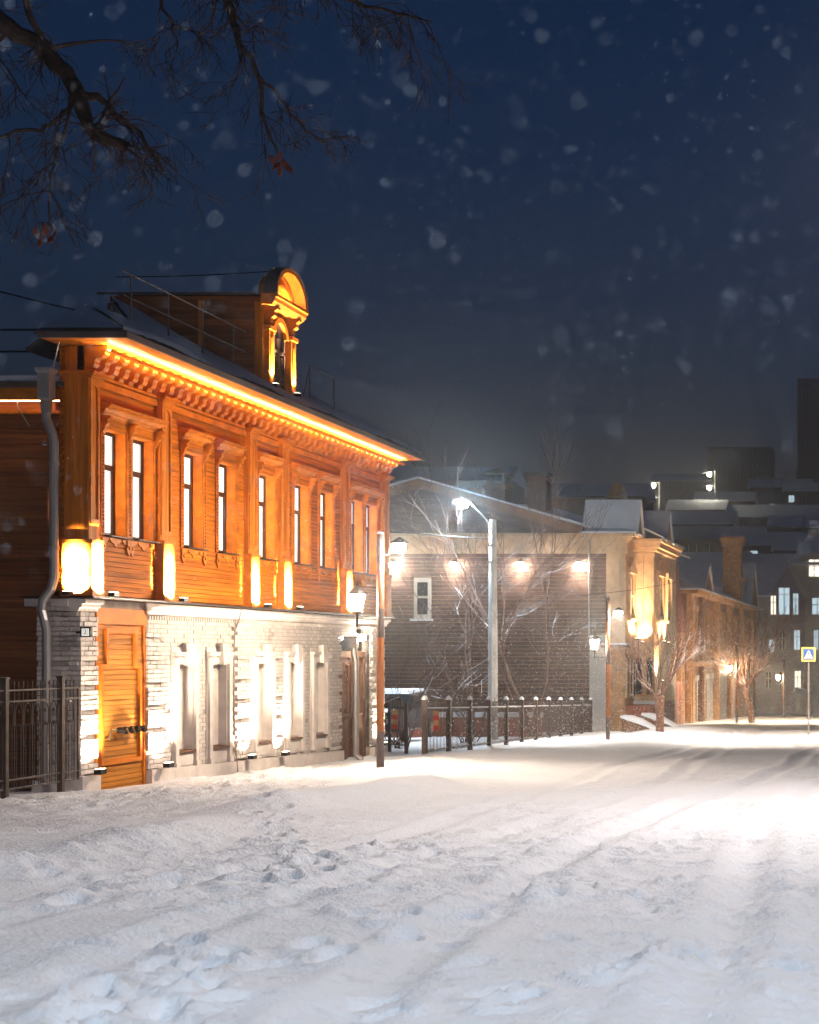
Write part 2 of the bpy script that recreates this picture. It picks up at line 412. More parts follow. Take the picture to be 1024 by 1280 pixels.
# pilasters: shaft with sunk panel, pedestal, capital
def pilaster(y0, y1, corner=False):
    m = MB()
    xs = XP-.03
    if corner:
        m.box(-12.86, xs, y0, y1, 3.13, 5.78)
    else:
        m.box(XW-.1, xs, y0, y1, 3.30, 5.78)
    sh = m.build('pilaster_shaft', M['wood_z'], house)
    w = y1-y0; f = MB()
    t = .05
    f.box(xs+.002, xs+.024, y0+.02, y0+.02+t, 3.42, 5.70); f.box(xs+.002, xs+.024, y1-.02-t, y1-.02, 3.42, 5.70)
    f.box(xs+.002, xs+.024, y0+.02+t, y1-.02-t, 3.42, 3.50)
    n = 8; arch = [(y0+.02+t, 5.70), (y0+.02+t, 5.45)]
    for k in range(n+1):
        a = math.pi*(1-k/n); arch.append(((y0+y1)/2+(w/2-.02-t)*math.cos(a), 5.45+.14*math.sin(a)))
    arch += [(y1-.02-t, 5.45), (y1-.02-t, 5.70)]
    f.prism(arch, 'x', xs+.002, xs+.024); f.build('panel_moulding', M['trim'], sh)
    p = MB(); zt = 3.14 if corner else 3.30
    x_in = -12.88 if corner else XW-.1
    ya = y0-.04 if corner else y0
    p.box(x_in, XP+.03, ya, y1+.01, ZB+.01, zt-.03).box(x_in-.01, XP+.05, ya-.02, y1+.02, zt-.03, zt+.03).box(x_in-.01, XP+.055, ya-.02, y1+.02, ZB, ZB+.10)
    p.build('pedestal', M['trim'], house)
    c = MB(); x_in = -12.90 if corner else XW-.1; ya = y0-.02 if corner else y0-.03
    c.box(x_in, XP+.03, ya, y1+.03, 5.70, 5.735).box(x_in-.02, XP+.07, ya-.03, y1+.06, 5.735, 5.77).box(x_in-.03, XP+.10, ya-.06, y1+.09, 5.77, 5.80)
    c.build('capital', M['trim'], house)
for i, (a, b) in enumerate(PIL): pilaster(a, b, i == 0)
# side of the frieze at the near corner
MB().box(-12.86, XW+.02, HY0+.02, HY0+.15, 5.80, 6.2).build('frieze_end', M['wood_z'], house)

# windows: reveal, frame, panes, sill
def window(y0, y1):
    z0, z1 = WZ0, WZ1; xf = XW-.16
    lin = MB()
    lin.box(xf, XW+.008, y1, y1+.022, z0, z1).box(xf, XW+.008, y0-.022, y0, z0, z1).box(xf, XW+.008, y0-.022, y1+.022, z1, z1+.022)
    w = lin.build('window', M['trim'], house)
    fr = MB(); t = .055; g = 4.42
    fr.box(xf-.05, xf, y0, y0+t, z0, z1).box(xf-.05, xf, y1-t, y1, z0, z1)
    fr.box(xf-.05, xf, y0+t, y1-t, z1-t, z1).box(xf-.05, xf, y0+t, y1-t, z0, z0+t).box(xf-.05, xf+.004, y0+t, y1-t, g-.045, g+.045)
    fr.box(xf-.046, xf-.002, y0+t, y0+t+.05, z0+t, g-.045).box(xf-.046, xf-.002, y1-t-.05, y1-t, z0+t, g-.045)
    fr.build('window_frame', M['frame'], w)
    MB().box(xf-.034, xf-.028, y0+t+.04, y1-t-.04, z0+t, g-.045).build('pane', M['pane'], w)
    MB().box(xf-.034, xf-.028, y0+t, y1-t, g+.045, z1-t).build('pane', M['pane'], w)
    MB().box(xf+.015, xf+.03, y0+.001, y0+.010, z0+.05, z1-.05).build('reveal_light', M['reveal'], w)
    b = MB().box(xf-.026, xf-.022, (y0+y1)/2-.008, (y0+y1)/2+.008, z0+t, z1-t); b.build('blind_cord', M['stone'], w)
    s = MB().prism([(xf, z0-.005), (XW+.12, z0-.035), (XW+.12, z0-.015), (xf, z0+.012)], 'y', y0-.03, y1+.03)
    s.build('sill', M['iron'], w)
for a, b in WIN: window(a, b)

# window casings: bead strips, heads, cornices, consoles, carved aprons
def bead_strip(y0, y1, mb):
    mb.box(XW+.004, XW+.030, y0, y1, WZ0-.02, 5.16)
    z = WZ0+.05
    c = (y0+y1)/2
    while z < 4.92:
        mb.prism([(c-.028, z), (c, z-.022), (c+.028, z), (c, z+.022)], 'x', XW+.030, XW+.050); z += .062
def console(y, mb, zt=5.19):
    w = .045
    mb.prism([(XW+.03, zt), (XW+.17, zt), (XW+.17, zt-.04), (XW+.12, zt-.07), (XW+.13, zt-.12), (XW+.08, zt-.17), (XW+.085, zt-.21), (XW+.05, zt-.27), (XW+.03, zt-.28)], 'y', y-w, y+w)
def hood(y0, y1, seg):
    c = MB()
    c.prism([(XW, 5.19), (XW+.05, 5.19), (XW+.065, 5.235), (XW+.10, 5.25), (XW+.12, 5.30), (XW+.17, 5.315), (XW+.17, 5.345), (XW+.20, 5.35), (XW+.20, 5.375), (XW, 5.42)], 'y', y0-.05, y1+.05)
    h = c.build('window_cornice', M['trim'], house)
    hd = MB().box(XW+.003, XW+.022, y0, y1, 5.025, 5.19); hd.build('head_board', M['wood_y'], h)
    for y in seg:
        k = MB(); console(y, k); k.build('console', M['trim'], h)
def apron(y0, y1):
    m = MB(); n = 24; top = []; bot = []
    for k in range(n+1):
        t = k/n; y = y0+(y1-y0)*t
        top.append((y, WZ0-.05)); bot.append((y, WZ0-.12-.05*math.cos(t*4*math.pi)-.02*math.cos(t*12*math.pi)))
    m.prism(top+bot[::-1], 'x', XW+.005, XW+.022)
    for y in (y0, y1):
        m.prism([(y-.05, WZ0-.05), (y+.05, WZ0-.05), (y+.05, WZ0-.16), (y+.075, WZ0-.20), (y+.045, WZ0-.25), (y, WZ0-.31), (y-.045, WZ0-.25), (y-.075, WZ0-.20), (y-.05, WZ0-.16)], 'x', XW+.006, XW+.040)
        m.prism([(y-.025, WZ0-.17), (y, WZ0-.14), (y+.025, WZ0-.17), (y, WZ0-.21)], 'x', XW+.04, XW+.058)
    m.build('carved_apron', M['trim'], house)
cas = [[0, 1], [2], [3], [4], [5], [6], [7, 8]]
for g in cas:
    ya, yb = WIN[g[0]][0], WIN[g[-1]][1]
    st = MB(); ys = []
    bead_strip(ya-.135, ya-.024, st); ys.append(ya-.08)
    if len(g) == 2:
        bead_strip(WIN[g[0]][1]+.024, WIN[g[1]][0]-.024, st); ys.append((WIN[g[0]][1]+WIN[g[1]][0])/2)
    bead_strip(yb+.024, yb+.135, st); ys.append(yb+.08)
    st.build('window_casing', M['trim'], house)
    hood(ya-.12, yb+.12, ys)
    for k in g: apron(WIN[k][0]-.06, WIN[k][1]+.06)

# frieze beam, brackets, soffit, gutter
MB().box(XW-.1, XW+.05, PIL[0][1], HY1-.02, 5.63, 5.735).box(XW-.1, XW+.07, PIL[0][1], HY1-.02, 5.76, 5.80).build('frieze_beam', M['trim'], house)
MB().box(XW-.1, XW+.005, HY0+.02, HY1-.02, 5.80, 6.205).build('frieze', M['wood_y'], house)
bp = [(XW, 5.81), (XW+.07, 5.81), (XW+.09, 5.86), (XW+.14, 5.875), (XW+.17, 5.925), (XW+.17, 5.97), (XW+.20, 6.01), (XW+.28, 6.025), (XW+.33, 6.075), (XW+.33, 6.11), (XW+.36, 6.125), (XW+.37, 6.16), (XW+.37, 6.205), (XW, 6.205)]
bpy_m = MB().prism(bp, 'y', -.075, .075)
bme = None
y = HY0+.10; nb = 46; step = (HY1-.09-y)/(nb-1)
for i in range(nb):
    if bme is None:
        first = MB(); first.prism(bp, 'y', y-.075, y+.075); bo = first.build('bracket', M['trim'], house); bme = bo.data; y_first = y
    else:
        o = link(bpy.data.objects.new('bracket', bme)); o.parent = house; o.location = (0, i*step, 0)
XE = -11.60; EY0, EY1 = HY0-.62, HY1+.10
soff = MB()
nb2 = 9
for k in range(nb2):
    x0 = XW-.1+(XE-.02-(XW-.1))*k/nb2; x1 = XW-.1+(XE-.02-(XW-.1))*(k+1)/nb2
    soff.box(x0+.004, x1-.004, EY0+.03, EY1-.02, 6.212, 6.235)
soff.box(-12.95, XW-.1, EY0+.03, HY0+.3, 6.212, 6.235)
soff.build('soffit', M['trim'], house)
MB().box(XW+.425, XW+.50, HY0-.12, HY1, 6.085, 6.10).box(XW+.488, XW+.50, HY0-.12, HY1, 6.10, 6.124).build('light_batten', M['trim'], house)
MB().box(XW+.445, XW+.485, HY0-.1, HY1-.02, 6.101, 6.113).build('led_strip', M['strip'], house)
MB().box(XE-.02, XE+.02, EY0, EY1, 6.20, 6.30).box(-12.95, XE-.02, EY0-.001, EY0+.03, 6.20, 6.299).build('fascia', M['metal'], house)

# roof: hipped, 29 degrees, narrow pavilion end towards the camera
SL = .55
def rz(x): return 6.30+SL*(XE-x)
roof = MB()
xr = -15.35; zr = rz(xr)
hipY = EY1-(XE-xr)*.98
A = (XE+.01, EY0, 6.30); B = (XE+.01, EY1, 6.30)
xa = -12.85; C = (xa, EY0+1.25, rz(xa)); D = (xa, 26.3, rz(xa)); E = (xr, 30.7, zr); G = (xr, hipY, zr)
roof.slab([A, B, G, E, D, C], .05)
roof.slab([A, C, (-12.98, EY0+1.0, 6.75), (-13.0, EY0, 6.30)], .05)
roof.slab([C, D, (-13.9, 26.3, 6.32), (-13.9, EY0+1.4, 6.32)], .05)
roof.face((xa-.02, 26.35, 6.25), (xr-.02, 30.75, 6.25), (xr-.02, 30.75, zr-.05), (xa-.02, 26.35, rz(xa)-.05))
roof.box(xr-.1, xr-.02, 30.75, hipY, 6.0, zr-.04)
roof.slab([G, B, (-17.5, EY1, 6.30), (-15.6, hipY, zr)], .05)
rf = roof.build('roof', M['metal'], house)
sn = MB()                                          # snow lying on the street slope, uneven lower edge
rng = random.Random(3)
def roof_snow(ya, yb, n, xtop_fn):
    rows = 10; vs_ = []
    for i in range(n+1):
        y = ya+(yb-ya)*i/n; e = .05+.06*rng.random()
        xt = xtop_fn(y)
        for k in range(rows+1):
            x = XE-e+(xt-(XE-e))*k/rows
            h = .075*min(1, k*.8+.15)+.03*rng.random()+.03*math.sin(y*1.7+x*3)
            vs_.append((x, y, rz(x)+h))
    b = len(sn.v); sn.v.extend(vs_)
    for i in range(n):
        for k in range(rows):
            a = b+i*(rows+1)+k; sn.f.append((a, a+1, a+rows+2, a+rows+1))
def xtop(y):
    if y < C[1]: return XE-(y-EY0)/1.25*(XE-xa)*.98-.02
    if y < 26.3: return xa
    if y < 30.7: return xa+(xr-xa)*(y-26.3)/4.4
    if y < hipY: return xr
    return xr+(XE-xr)*(y-hipY)/(EY1-hipY)
roof_snow(EY0+.06, EY1-.06, 90, xtop)
sn.build('roof_snow', M['snow'], rf, smooth=True)
s2 = MB(); s2.face((XE-.05, EY0+.03, 6.36), C, (-12.97, EY0+1.0, 6.80), (-12.97, EY0+.03, 6.36)); s2.build('roof_snow', M['snow'], rf)

# roof safety railing
rail = MB()
def rp(x, y): return (x, y, rz(x))
rys = [25.9+i*1.35 for i in range(5)]
rx = -12.62
for y in rys: rail.tube([(rx, y, rz(rx)-.05), (rx, y, rz(rx)+.85)], .016, 5)
for h in (.45, .85): rail.tube([(rx, rys[0]-.3, rz(rx)+h), (rx, rys[-1], rz(rx)+h)], .014, 5)
for y in (33.9, 35.4): rail.tube([(rx, y, rz(rx)-.05), (rx, y, rz(rx)+.8)], .018, 5)
rail.tube([(rx, 33.9, rz(rx)+.8), (rx, 35.4, rz(rx)+.8)], .014, 5).tube([(rx, 33.5, rz(rx)), (rx, 33.9, rz(rx)+.75)], .014, 5)
rail.build('roof_railing', M['post_grey'], house)

# dormer
DX = -12.30; DY0, DY1 = 30.55, 32.02; DZ0, DZ1 = 6.55, 8.42
DC = (DY0+DY1)/2
dm = MB().box(-15.3, DX, DY0, DY1, DZ0, DZ1)
dormer = dm.build('dormer', M['wood_x'], house)
for (z0, z1) in wood_rows(6.7, 8.35, .19):
    xmin = -15.2
    piece('plank', M['wood_x'], dormer, xmin, DX-.12, DY0-.02, DY0-.001, z0+.005, z1-.005)
MB().box(DX-.14, DX+.02, DY0-.035, DY0+.1, DZ0, DZ1-.1).build('corner_board', M['wood_z'], dormer)
MB().box(-13.55, -13.45, DY0-.03, DY0, 7.2, DZ1-.08).build('corner_board', M['wood_z'], dormer)
MB().slab([(-15.5, DY0-.12, 8.47), (DX+.02, DY0-.12, 8.47), (DX+.02, DC, 8.66), (-15.5, DC, 8.66)], .05).slab([(-15.5, DC, 8.66), (DX+.02, DC, 8.66), (DX+.02, DY1+.12, 8.47), (-15.5, DY1+.12, 8.47)], .05).build('dormer_roof', M['metal'], dormer)
# window with arched head, shutters and frame
aw = .29
def arch_poly(c, hw, z0, zs, n=14):
    return [(c-hw, z0)] + [(c+hw*math.cos(math.pi*(1-k/n)), zs+hw*math.sin(math.pi*(1-k/n))) for k in range(n+1)] + [(c+hw, z0)]
MB().prism(arch_poly(DC, aw, 6.78, 7.75), 'x', DX+.002, DX+.012).build('pane', M['glass'], dormer)
fr = MB()
fr.box(DX+.012, DX+.05, DC-aw, DC-aw+.05, 6.78, 7.75).box(DX+.012, DX+.05, DC+aw-.05, DC+aw, 6.78, 7.75).box(DX+.012, DX+.05, DC-.03, DC+.03, 6.78, 7.72).box(DX+.012, DX+.05, DC-aw, DC+aw, 7.42, 7.48)
for s in (-1, 1):
    z = 6.84
    while z < 7.38:
        fr.box(DX+.012, DX+.035, DC+s*.14-.08, DC+s*.14+.08, z, z+.025); z += .05
fr.build('window_frame', M['ochre_dark'], dormer)
ar = MB(); n = 14
ring = [(DC+(aw+.10)*math.cos(math.pi*(1-k/n)), 7.75+(aw+.10)*math.sin(math.pi*(1-k/n))) for k in range(n+1)] + [(DC+aw*math.cos(math.pi*k/n), 7.75+aw*math.sin(math.pi*k/n)) for k in range(n+1)]
ar.prism(ring, 'x', DX+.012, DX+.09); ar.build('arch_trim', M['trim'], dormer)
for c in (DY0+.17, DY1-.17):
    p = MB().box(DX+.003, DX+.12, c-.12, c+.12, 6.72, 7.78).box(DX+.003, DX+.16, c-.16, c+.16, 7.78, 7.86).box(DX+.003, DX+.15, c-.14, c+.14, 6.5, 6.74)
    p.prism(arch_poly(c, .07, 6.95, 7.58, 8), 'x', DX+.12, DX+.135)
    p.build('dormer_pilaster', M['trim'], dormer)
    k = MB(); k.prism([(DX, 8.24), (DX+.26, 8.24), (DX+.26, 8.19), (DX+.20, 8.14), (DX+.2, 8.06), (DX+.13, 8.0), (DX+.12, 7.92), (DX, 7.88)], 'y', c-.08, c+.08); k.build('console', M['trim'], dormer)
e = MB().prism([(DX, 8.24), (DX+.22, 8.24), (DX+.26, 8.29), (DX+.28, 8.31), (DX+.29, 8.38), (DX+.33, 8.40), (DX+.33, 8.45), (DX, 8.47)], 'y', DY0-.10, DY1+.10); e.build('entablature', M['trim'], dormer)
# arched pediment with a deep hood
hw = (DY1-DY0)/2+.06; zc = 8.46; rise = .62
def el(k, n, w, h): a = math.pi*(1-k/n); return (DC+w*math.cos(a), zc+h*math.sin(a))
n = 24
tym = [el(k, n, hw-.09, rise-.08) for k in range(n+1)]
MB().prism(tym, 'x', DX-.10, DX+.08).build('tympanum', M['trim'], dormer)
rg2 = [el(k, n, hw-.32, rise-.28) for k in range(n+1)] + [el(n-k, n, hw-.38, rise-.34) for k in range(n+1)]
MB().prism(rg2, 'x', DX+.08, DX+.12).build('tympanum_moulding', M['trim'], dormer)
hood_p = [el(k, n, hw+.03, rise+.03) for k in range(n+1)] + [el(n-k, n, hw-.07, rise-.05) for k in range(n+1)]
hd = MB().prism(hood_p, 'x', DX+.081, DX+.31).build('pediment_hood', M['trim'], dormer)
hp2 = [el(k, n, hw+.055, rise+.06) for k in range(n+1)] + [el(n-k, n, hw+.034, rise+.034) for k in range(n+1)]
MB().prism(hp2, 'x', DX+.07, DX+.33).build('hood_metal', M['metal'], hd)
MB().box(DX+.20, DX+.23, DC-.5, DC+.5, 8.465, 8.48).build('led_strip', M['strip'], dormer)
for c in (DY0+.17, DY1-.17):
    fx = MB().box(DX+.15, DX+.25, c-.07, c+.07, 6.66, 6.72).build('floodlight', M['black'], dormer)
    MB().box(DX+.16, DX+.24, c-.06, c+.06, 6.722, 6.727).build('lens', M['lens'], fx)
    lamp('SPOT', 'dormer_flood_light', dormer, (DX+.24, c, 6.75), 900, SOFT, (DX+.12, c, 7.2), .04, 70, .8)

# floodlights on the pilaster pedestals
def flood(x, y, z, tgt, power, colr, ang=110):
    fx = MB().box(x-.05, x+.05, y-.08, y+.08, z-.05, z+.01).build('floodlight', M['black'], house)
    MB().box(x-.04, x+.04, y-.07, y+.07, z+.012, z+.018).build('lens', M['lens'], fx)
    lamp('SPOT', 'flood_light', house, (x, y, z+.05), power, colr, tgt, .04, ang, .45)
for i, (a, b) in enumerate(PIL):
    c = (a+b)/2
    if i == 5: continue
    flood(XP+.28, c, ZB+.05, (XP+.03, c, ZB+.22), 6200, SOFT, 76)
    lamp('SPOT', 'flood_light', house, (XP+.28, c, ZB+.20), 4600, SOFT, (XP+.03, c, ZB+.46), .03, 56, .4)
# the near corner lights its side face too
flood(-12.66, HY0-.29, ZB+.05, (-12.66, HY0-.04, ZB+.20), 6200, SOFT, 74)
lamp('SPOT', 'flood_light', house, (-12.66, HY0-.29, ZB+.20), 4600, SOFT, (-12.66, HY0-.04, ZB+.42), .03, 62, .4)

# ---------------- brick ground floor
NICHE = [(27.55, 28.19), (28.93, 29.63), (31.02, 31.71), (32.68, 33.33), (34.14, 34.82)]
NZ0, NZ1 = -.36, 1.17
DOOR = (24.74, 26.42); GATE = (35.81, 37.90)
STRIP = [(24.18, 24.72), (26.44, 27.10), (30.02, 30.59), (31.74, 32.22), (35.13, 35.77), (37.94, 38.85)]
def ptop(y): return -.60-.028*(y-26.4)
bed = MB()                                         # mortar bed behind the bricks, open at niches and doors
op = sorted([(n0-.02, n1+.02, NZ0-.02, NZ1) for n0, n1 in NICHE] + [(DOOR[0], DOOR[1], -2, 2.12), (GATE[0], GATE[1], -2, 1.80)])
yy0 = HY0+.10
for (h0, h1, hz0, hz1) in op:
    bed.box(XB-.32, XB-.014, yy0, h0, -1.9, 2.24)
    bed.box(XB-.32, XB-.014, h0, h1, hz1, 2.24)
    if hz0 > -1.9: bed.box(XB-.32, XB-.014, h0, h1, -1.9, hz0)
    yy0 = h1
bed.box(XB-.32, XB-.014, yy0, HY1-.03, -1.9, 2.24)
bed.build('mortar_bed', M['mortar'], house)
items = []
cz = .0775; bl = .255
row = 0; z = -.9
while z < 2.06:
    y = HY0-.08+(bl/2 if row % 2 else 0)-bl
    while y < HY1:
        a, b = max(y, HY0-.06)+.006, min(y+bl, HY1)-.006; y += bl
        if b-a < .03 or z < ptop((a+b)/2)-.03: continue
        segs = [(a, b)]
        holes = [(n0-.16, n1+.16, NZ0-.30, 1.5) for n0, n1 in NICHE] + [(DOOR[0], DOOR[1], -2, 2.12), (GATE[0], GATE[1], -2, 1.80)]
        for (h0, h1, hz0, hz1) in holes:
            if z+cz > hz0 and z < hz1:
                ns = []
                for s0, s1 in segs:
                    if s1 <= h0 or s0 >= h1: ns.append((s0, s1)); continue
                    if s0 < h0: ns.append((s0, h0))
                    if s1 > h1: ns.append((h1, s1))
                segs = ns
        for s0, s1 in segs:
            if s1-s0 < .03: continue
            m_ = (s0+s1)/2; st = any(p[0] <= m_ <= p[1] for p in STRIP)
            x = XB+rnd.uniform(-.006, .006)
            if st and row % 5 != 2: x += .055
            if rnd.random() < .03: x -= .012
            items.append(((x-.13, x, s0, s1, z+.006, z+cz-.006), m_))
    row += 1; z += cz
# bricks of the near corner's side face
row = 0; z = -.9
while z < 2.06:
    x = -13.27-(.13 if row % 2 else 0)
    while x < XB+.03:
        a, b = max(x, -13.27)+.006, min(x+bl, XB+.04)-.006; x += bl
        if b-a > .03 and z > -.62:
            yy = HY0-.05+rnd.uniform(-.006, .006)+(0 if row % 5 != 2 else .03)
            items.append(((a, b, yy, yy+.13, z+.006, z+cz-.006), 20+rnd.random()))
    row += 1; z += cz
items.sort(key=lambda t: t[1])
for (bx, _) in items[:300]: piece('brick', M['brick'], house, *bx)
rest = MB()
for (bx, _) in items[300:]: rest.box(*bx)
tag(rest.build('brickwork', M['brick'], house), kind='stuff')
MB().box(-13.27, XB-.02, HY0+.08, HY0+.2, -1.2, 2.1).build('corner_backing', M['mortar'], house)
# plinth, cornice of the brick storey
for (a, b) in [(24.15, 24.72), (26.44, 35.80), (37.92, 38.9)]:
    n = max(1, int((b-a)/.8))
    for k in range(n):
        p, q = a+(b-a)*k/n, a+(b-a)*(k+1)/n
        pl = MB(); pl.prism([(p+.002, -1.7), (q-.002, -1.7), (q-.002, ptop(q)), (p+.002, ptop(p))], 'x', XB-.1, XB+.11); pl.build('plinth', M['plaster'], house)
MB().box(-13.32, XB-.1, HY0-.10, HY0+.1, -1.5, -.60).build('plinth', M['plaster'], house)
def brick_cornice(y0, y1):
    return MB().prism([(XB-.1, 2.05), (XB+.05, 2.05), (XB+.06, 2.10), (XB+.10, 2.115), (XB+.10, 2.16), (XB+.16, 2.175), (XB+.16, 2.235), (XB-.1, 2.25)], 'y', y0, y1)
bc = brick_cornice(26.44, HY1+.16); bc.build('brick_cornice', M['plaster'], house)
brick_cornice(24.14, 24.73).box(-13.4, XB-.1, HY0-.16, HY0+.2, 2.12, 2.235).build('brick_cornice', M['plaster'], house)
dn = MB(); y = 26.5                                # dentil course under it
while y < HY1: dn.box(XB-.05, XB+.035, y, y+.05, 1.965, 2.03); y += .095
dn.build('dentil_course', M['plaster'], house)
MB().box(XB-.1, XP+.11, HY0-.14, HY1+.06, ZB-.034, ZB-.003).box(-13.45, XB-.1, HY0-.18, HY0+.2, ZB-.034, ZB-.003).build('drip_board', M['frame'], house)

def niche(y0, y1):
    o = -.028*(y0-27.5)*.4
    z0, z1 = NZ0+o, NZ1
    bk = MB().box(XB-.22, XB-.141, y0-.018, y1+.018, z0-.01, z1-.002).box(XB-.14, XB+.02, y0-.17, y0, z0, z1).box(XB-.14, XB+.02, y1, y1+.17, z0, z1).box(XB-.14, XB+.02, y0-.17, y1+.17, z1, 1.5).box(XB-.14, XB+.015, y0-.17, y1+.17, z0-.31, z0-.01)
    nn = bk.build('blind_window', M['plaster'], house)
    cs = MB()
    cs.box(XB+.022, XB+.075, y0-.14, y0-.02, z0-.2, z1+.14).box(XB+.022, XB+.075, y1+.02, y1+.14, z0-.2, z1+.14)
    cs.box(XB+.022, XB+.065, y0-.02, y1+.02, z1+.02, z1+.14)
    cs.box(XB+.022, XB+.09, y0-.17, y1+.17, z1+.16, z1+.20).box(XB+.022, XB+.105, y0-.19, y1+.19, z1+.20, z1+.24)
    cs.box(XB+.022, XB+.06, y0-.16, y0-.145, z1-.35, z1+.15)
    for yy in (y0-.08, y1+.08): cs.box(XB+.022, XB+.095, yy-.075, yy+.075, z0-.31, z0-.2)
    cs.build('casing', M['plaster'], nn)
    c = (y0+y1)/2
    MB().prism([(c-.065, z1), (c+.065, z1), (c+.11, z1+.36), (c+.13, z1+.40), (c-.13, z1+.40), (c-.11, z1+.36)], 'x', XB+.02, XB+.15).build('keystone', M['plaster'], nn)
    MB().prism([(XB-.139, z0), (XB+.08, z0-.03), (XB+.08, z0-.005), (XB-.139, z0+.02)], 'y', y0-.019, y1+.019).build('sill', M['ochre_dark'], nn)
    MB().box(XB+.017, XB+.035, y0+.02, y1-.02, z0-.26, z0-.07).build('apron_panel', M['plaster'], nn)
for a, b in NICHE: niche(a, b)
# thin cable running down the brickwork
cb = [(XB+.17, 29.95, 2.22), (XB+.13, 29.93, 2.0), (XB+.09, 29.84, 1.8), (XB+.085, 29.80, 1.0), (XB+.085, 29.82, .2), (XB+.09, 29.86, -.4), (XB+.125, 29.9, -.9)]
MB().tube(cb, .014, 5).build('wall_cable', M['mortar'], house)

# orange plank door with stepped mouldings
dr = MB().box(XB-.12, XB-.06, DOOR[0], DOOR[1], -1.2, 2.12).build('plank_door', M['door'], house)
tag(dr, label='orange plank door with a stepped moulded frame')
for (z0, z1) in wood_rows(-.95, 1.86, .083):
    piece('plank', M['door'], dr, XB-.06, XB-.02+rnd.uniform(-.003, .003), DOOR[0]+.01, DOOR[1]-.01, z0+.004, z1-.004)
dm_ = MB(); a, b = DOOR; xf = XB-.018
dm_.box(xf-.05, xf+.05, a, b, 1.86, 2.03).box(xf-.05, xf+.03, a, b, 2.03, 2.12)
dm_.box(xf-.02, xf+.03, a, a+.07, -.95, 1.86).box(xf-.02, xf+.03, b-.07, b, -.95, 1.86)
ya, yb = a+.16, b-.16; yc, yd = a+.40, b-.40
for (p, q, r_, s_) in [(ya, ya+.07, -.35, 1.14), (yb-.07, yb, -.35, 1.14), (ya, yc, 1.14, 1.21), (yd, yb, 1.14, 1.21), (yc-.07, yc, 1.21, 1.72), (yd, yd+.07, 1.21, 1.72), (yc-.07, yd+.07, 1.72, 1.79), (ya, yb, -.42, -.35)]:
    dm_.box(xf, xf+.045, p, q, r_, s_)
dm_.build('door_moulding', M['trim'], dr)
# fire-hose inlets on the door
fh = thing('fire_hose_inlet', 'row of four capped brass fire-hose inlets on the orange plank door', 'pipe fitting', (XB, 25.4, .12))
MB().tube([(XB+.05, 25.15, .14), (XB+.05, 26.1, .12)], .022, 8).tube([(XB+.05, 25.15, .14), (XB+.05, 25.12, .0), (XB-.03, 25.12, .0)], .022, 8).build('pipe', M['brass'], fh)
for k in range(4):
    y = 25.38+.21*k
    h = MB().tube([(XB+.05, y, .13), (XB+.16, y, .13)], .05, 10).tube([(XB+.16, y, .13), (XB+.20, y, .13)], .062, 10).build('cap', M['black'], fh)
    MB().tube([(XB+.20, y-.03, .17), (XB+.215, y+.03, .09)], .012, 5).build('handle', M['brass'], h)
# house number plate
hn = thing('number_plate', 'small black-framed lit house number plate on the white brick corner', 'sign', (XB, 24.3, 1.7))
MB().box(-12.52, -12.36, 24.08, 24.14, 1.64, 1.80).box(-12.60, -12.52, 24.10, 24.12, 1.70, 1.73).build('frame', M['black'], hn)
MB().box(-12.495, -12.385, 24.073, 24.079, 1.66, 1.775).build('plate', glow('lit_plate', (1, .95, .85), .7), hn)
def text_mesh(s, size, name, material, parent, loc, rot):
    cu = bpy.data.curves.new(name, 'FONT'); cu.body = s; cu.size = size; cu.extrude = .002; cu.align_x = 'CENTER'; cu.align_y = 'CENTER'
    tmp = bpy.data.objects.new(name, cu); col.objects.link(tmp)
    dg = bpy.context.evaluated_depsgraph_get(); me = bpy.data.meshes.new_from_object(tmp.evaluated_get(dg)); bpy.data.objects.remove(tmp)
    me.materials.clear(); me.materials.append(material)
    o = link(bpy.data.objects.new(name, me)); o.parent = parent; o.rotation_euler = rot; o.location = Vector(loc)-ORG.get(parent.name, Vector()); return o
text_mesh('2', .11, 'numeral', M['black'], hn, (-12.44, 24.069, 1.717), (R(90), 0, 0))

# carved brown double door at the far end
gd = MB().box(XB-.26, XB-.2, GATE[0], GATE[1], -1.3, 1.80).build('carved_door', M['brown_door'], house)
g = MB(); a, b = GATE; xf = XB-.2
g.box(xf, xf+.10, a, b, 1.28, 1.42).box(xf, xf+.10, a, a+.12, -1.2, 1.28).box(xf, xf+.10, b-.10, b, -1.2, 1.28)
g.build('door_frame', M['ochre_dark'], gd)
for (p, q) in [(a+.14, a+1.02), (a+1.06, b-.12)]:
    lf = MB().box(xf, xf+.05, p, q, -1.2, 1.27).build('door_leaf', M['brown_door'], gd)
    pm = MB()
    w3 = (q-p-.2)/2
    for k in range(2):
        y0 = p+.08+k*(w3+.04)
        pm.box(xf+.05, xf+.08, y0, y0+.04, -.05, 1.15).box(xf+.05, xf+.08, y0+w3-.04, y0+w3, -.05, 1.15).box(xf+.05, xf+.08, y0+.04, y0+w3-.04, 1.1, 1.15)
        for j in range(9): pm.prism([(y0+w3/2-.05, .05+j*.115), (y0+w3/2, .01+j*.115), (y0+w3/2+.05, .05+j*.115), (y0+w3/2, .09+j*.115)], 'x', xf+.05, xf+.075)
        pm.prism([(y0, -.95), (y0+w3, -.95), (y0+w3, -.25), (y0+w3/2, -.15), (y0, -.25)], 'x', xf+.05, xf+.085)
    pm.box(xf+.05, xf+.10, p, q, -.12, -.07)
    pm.build('carving', M['ochre_dark'], lf)
MB().box(xf, xf+.02, a+.05, b-.05, 1.44, 1.78).build('transom_pane', M['glass'], gd)
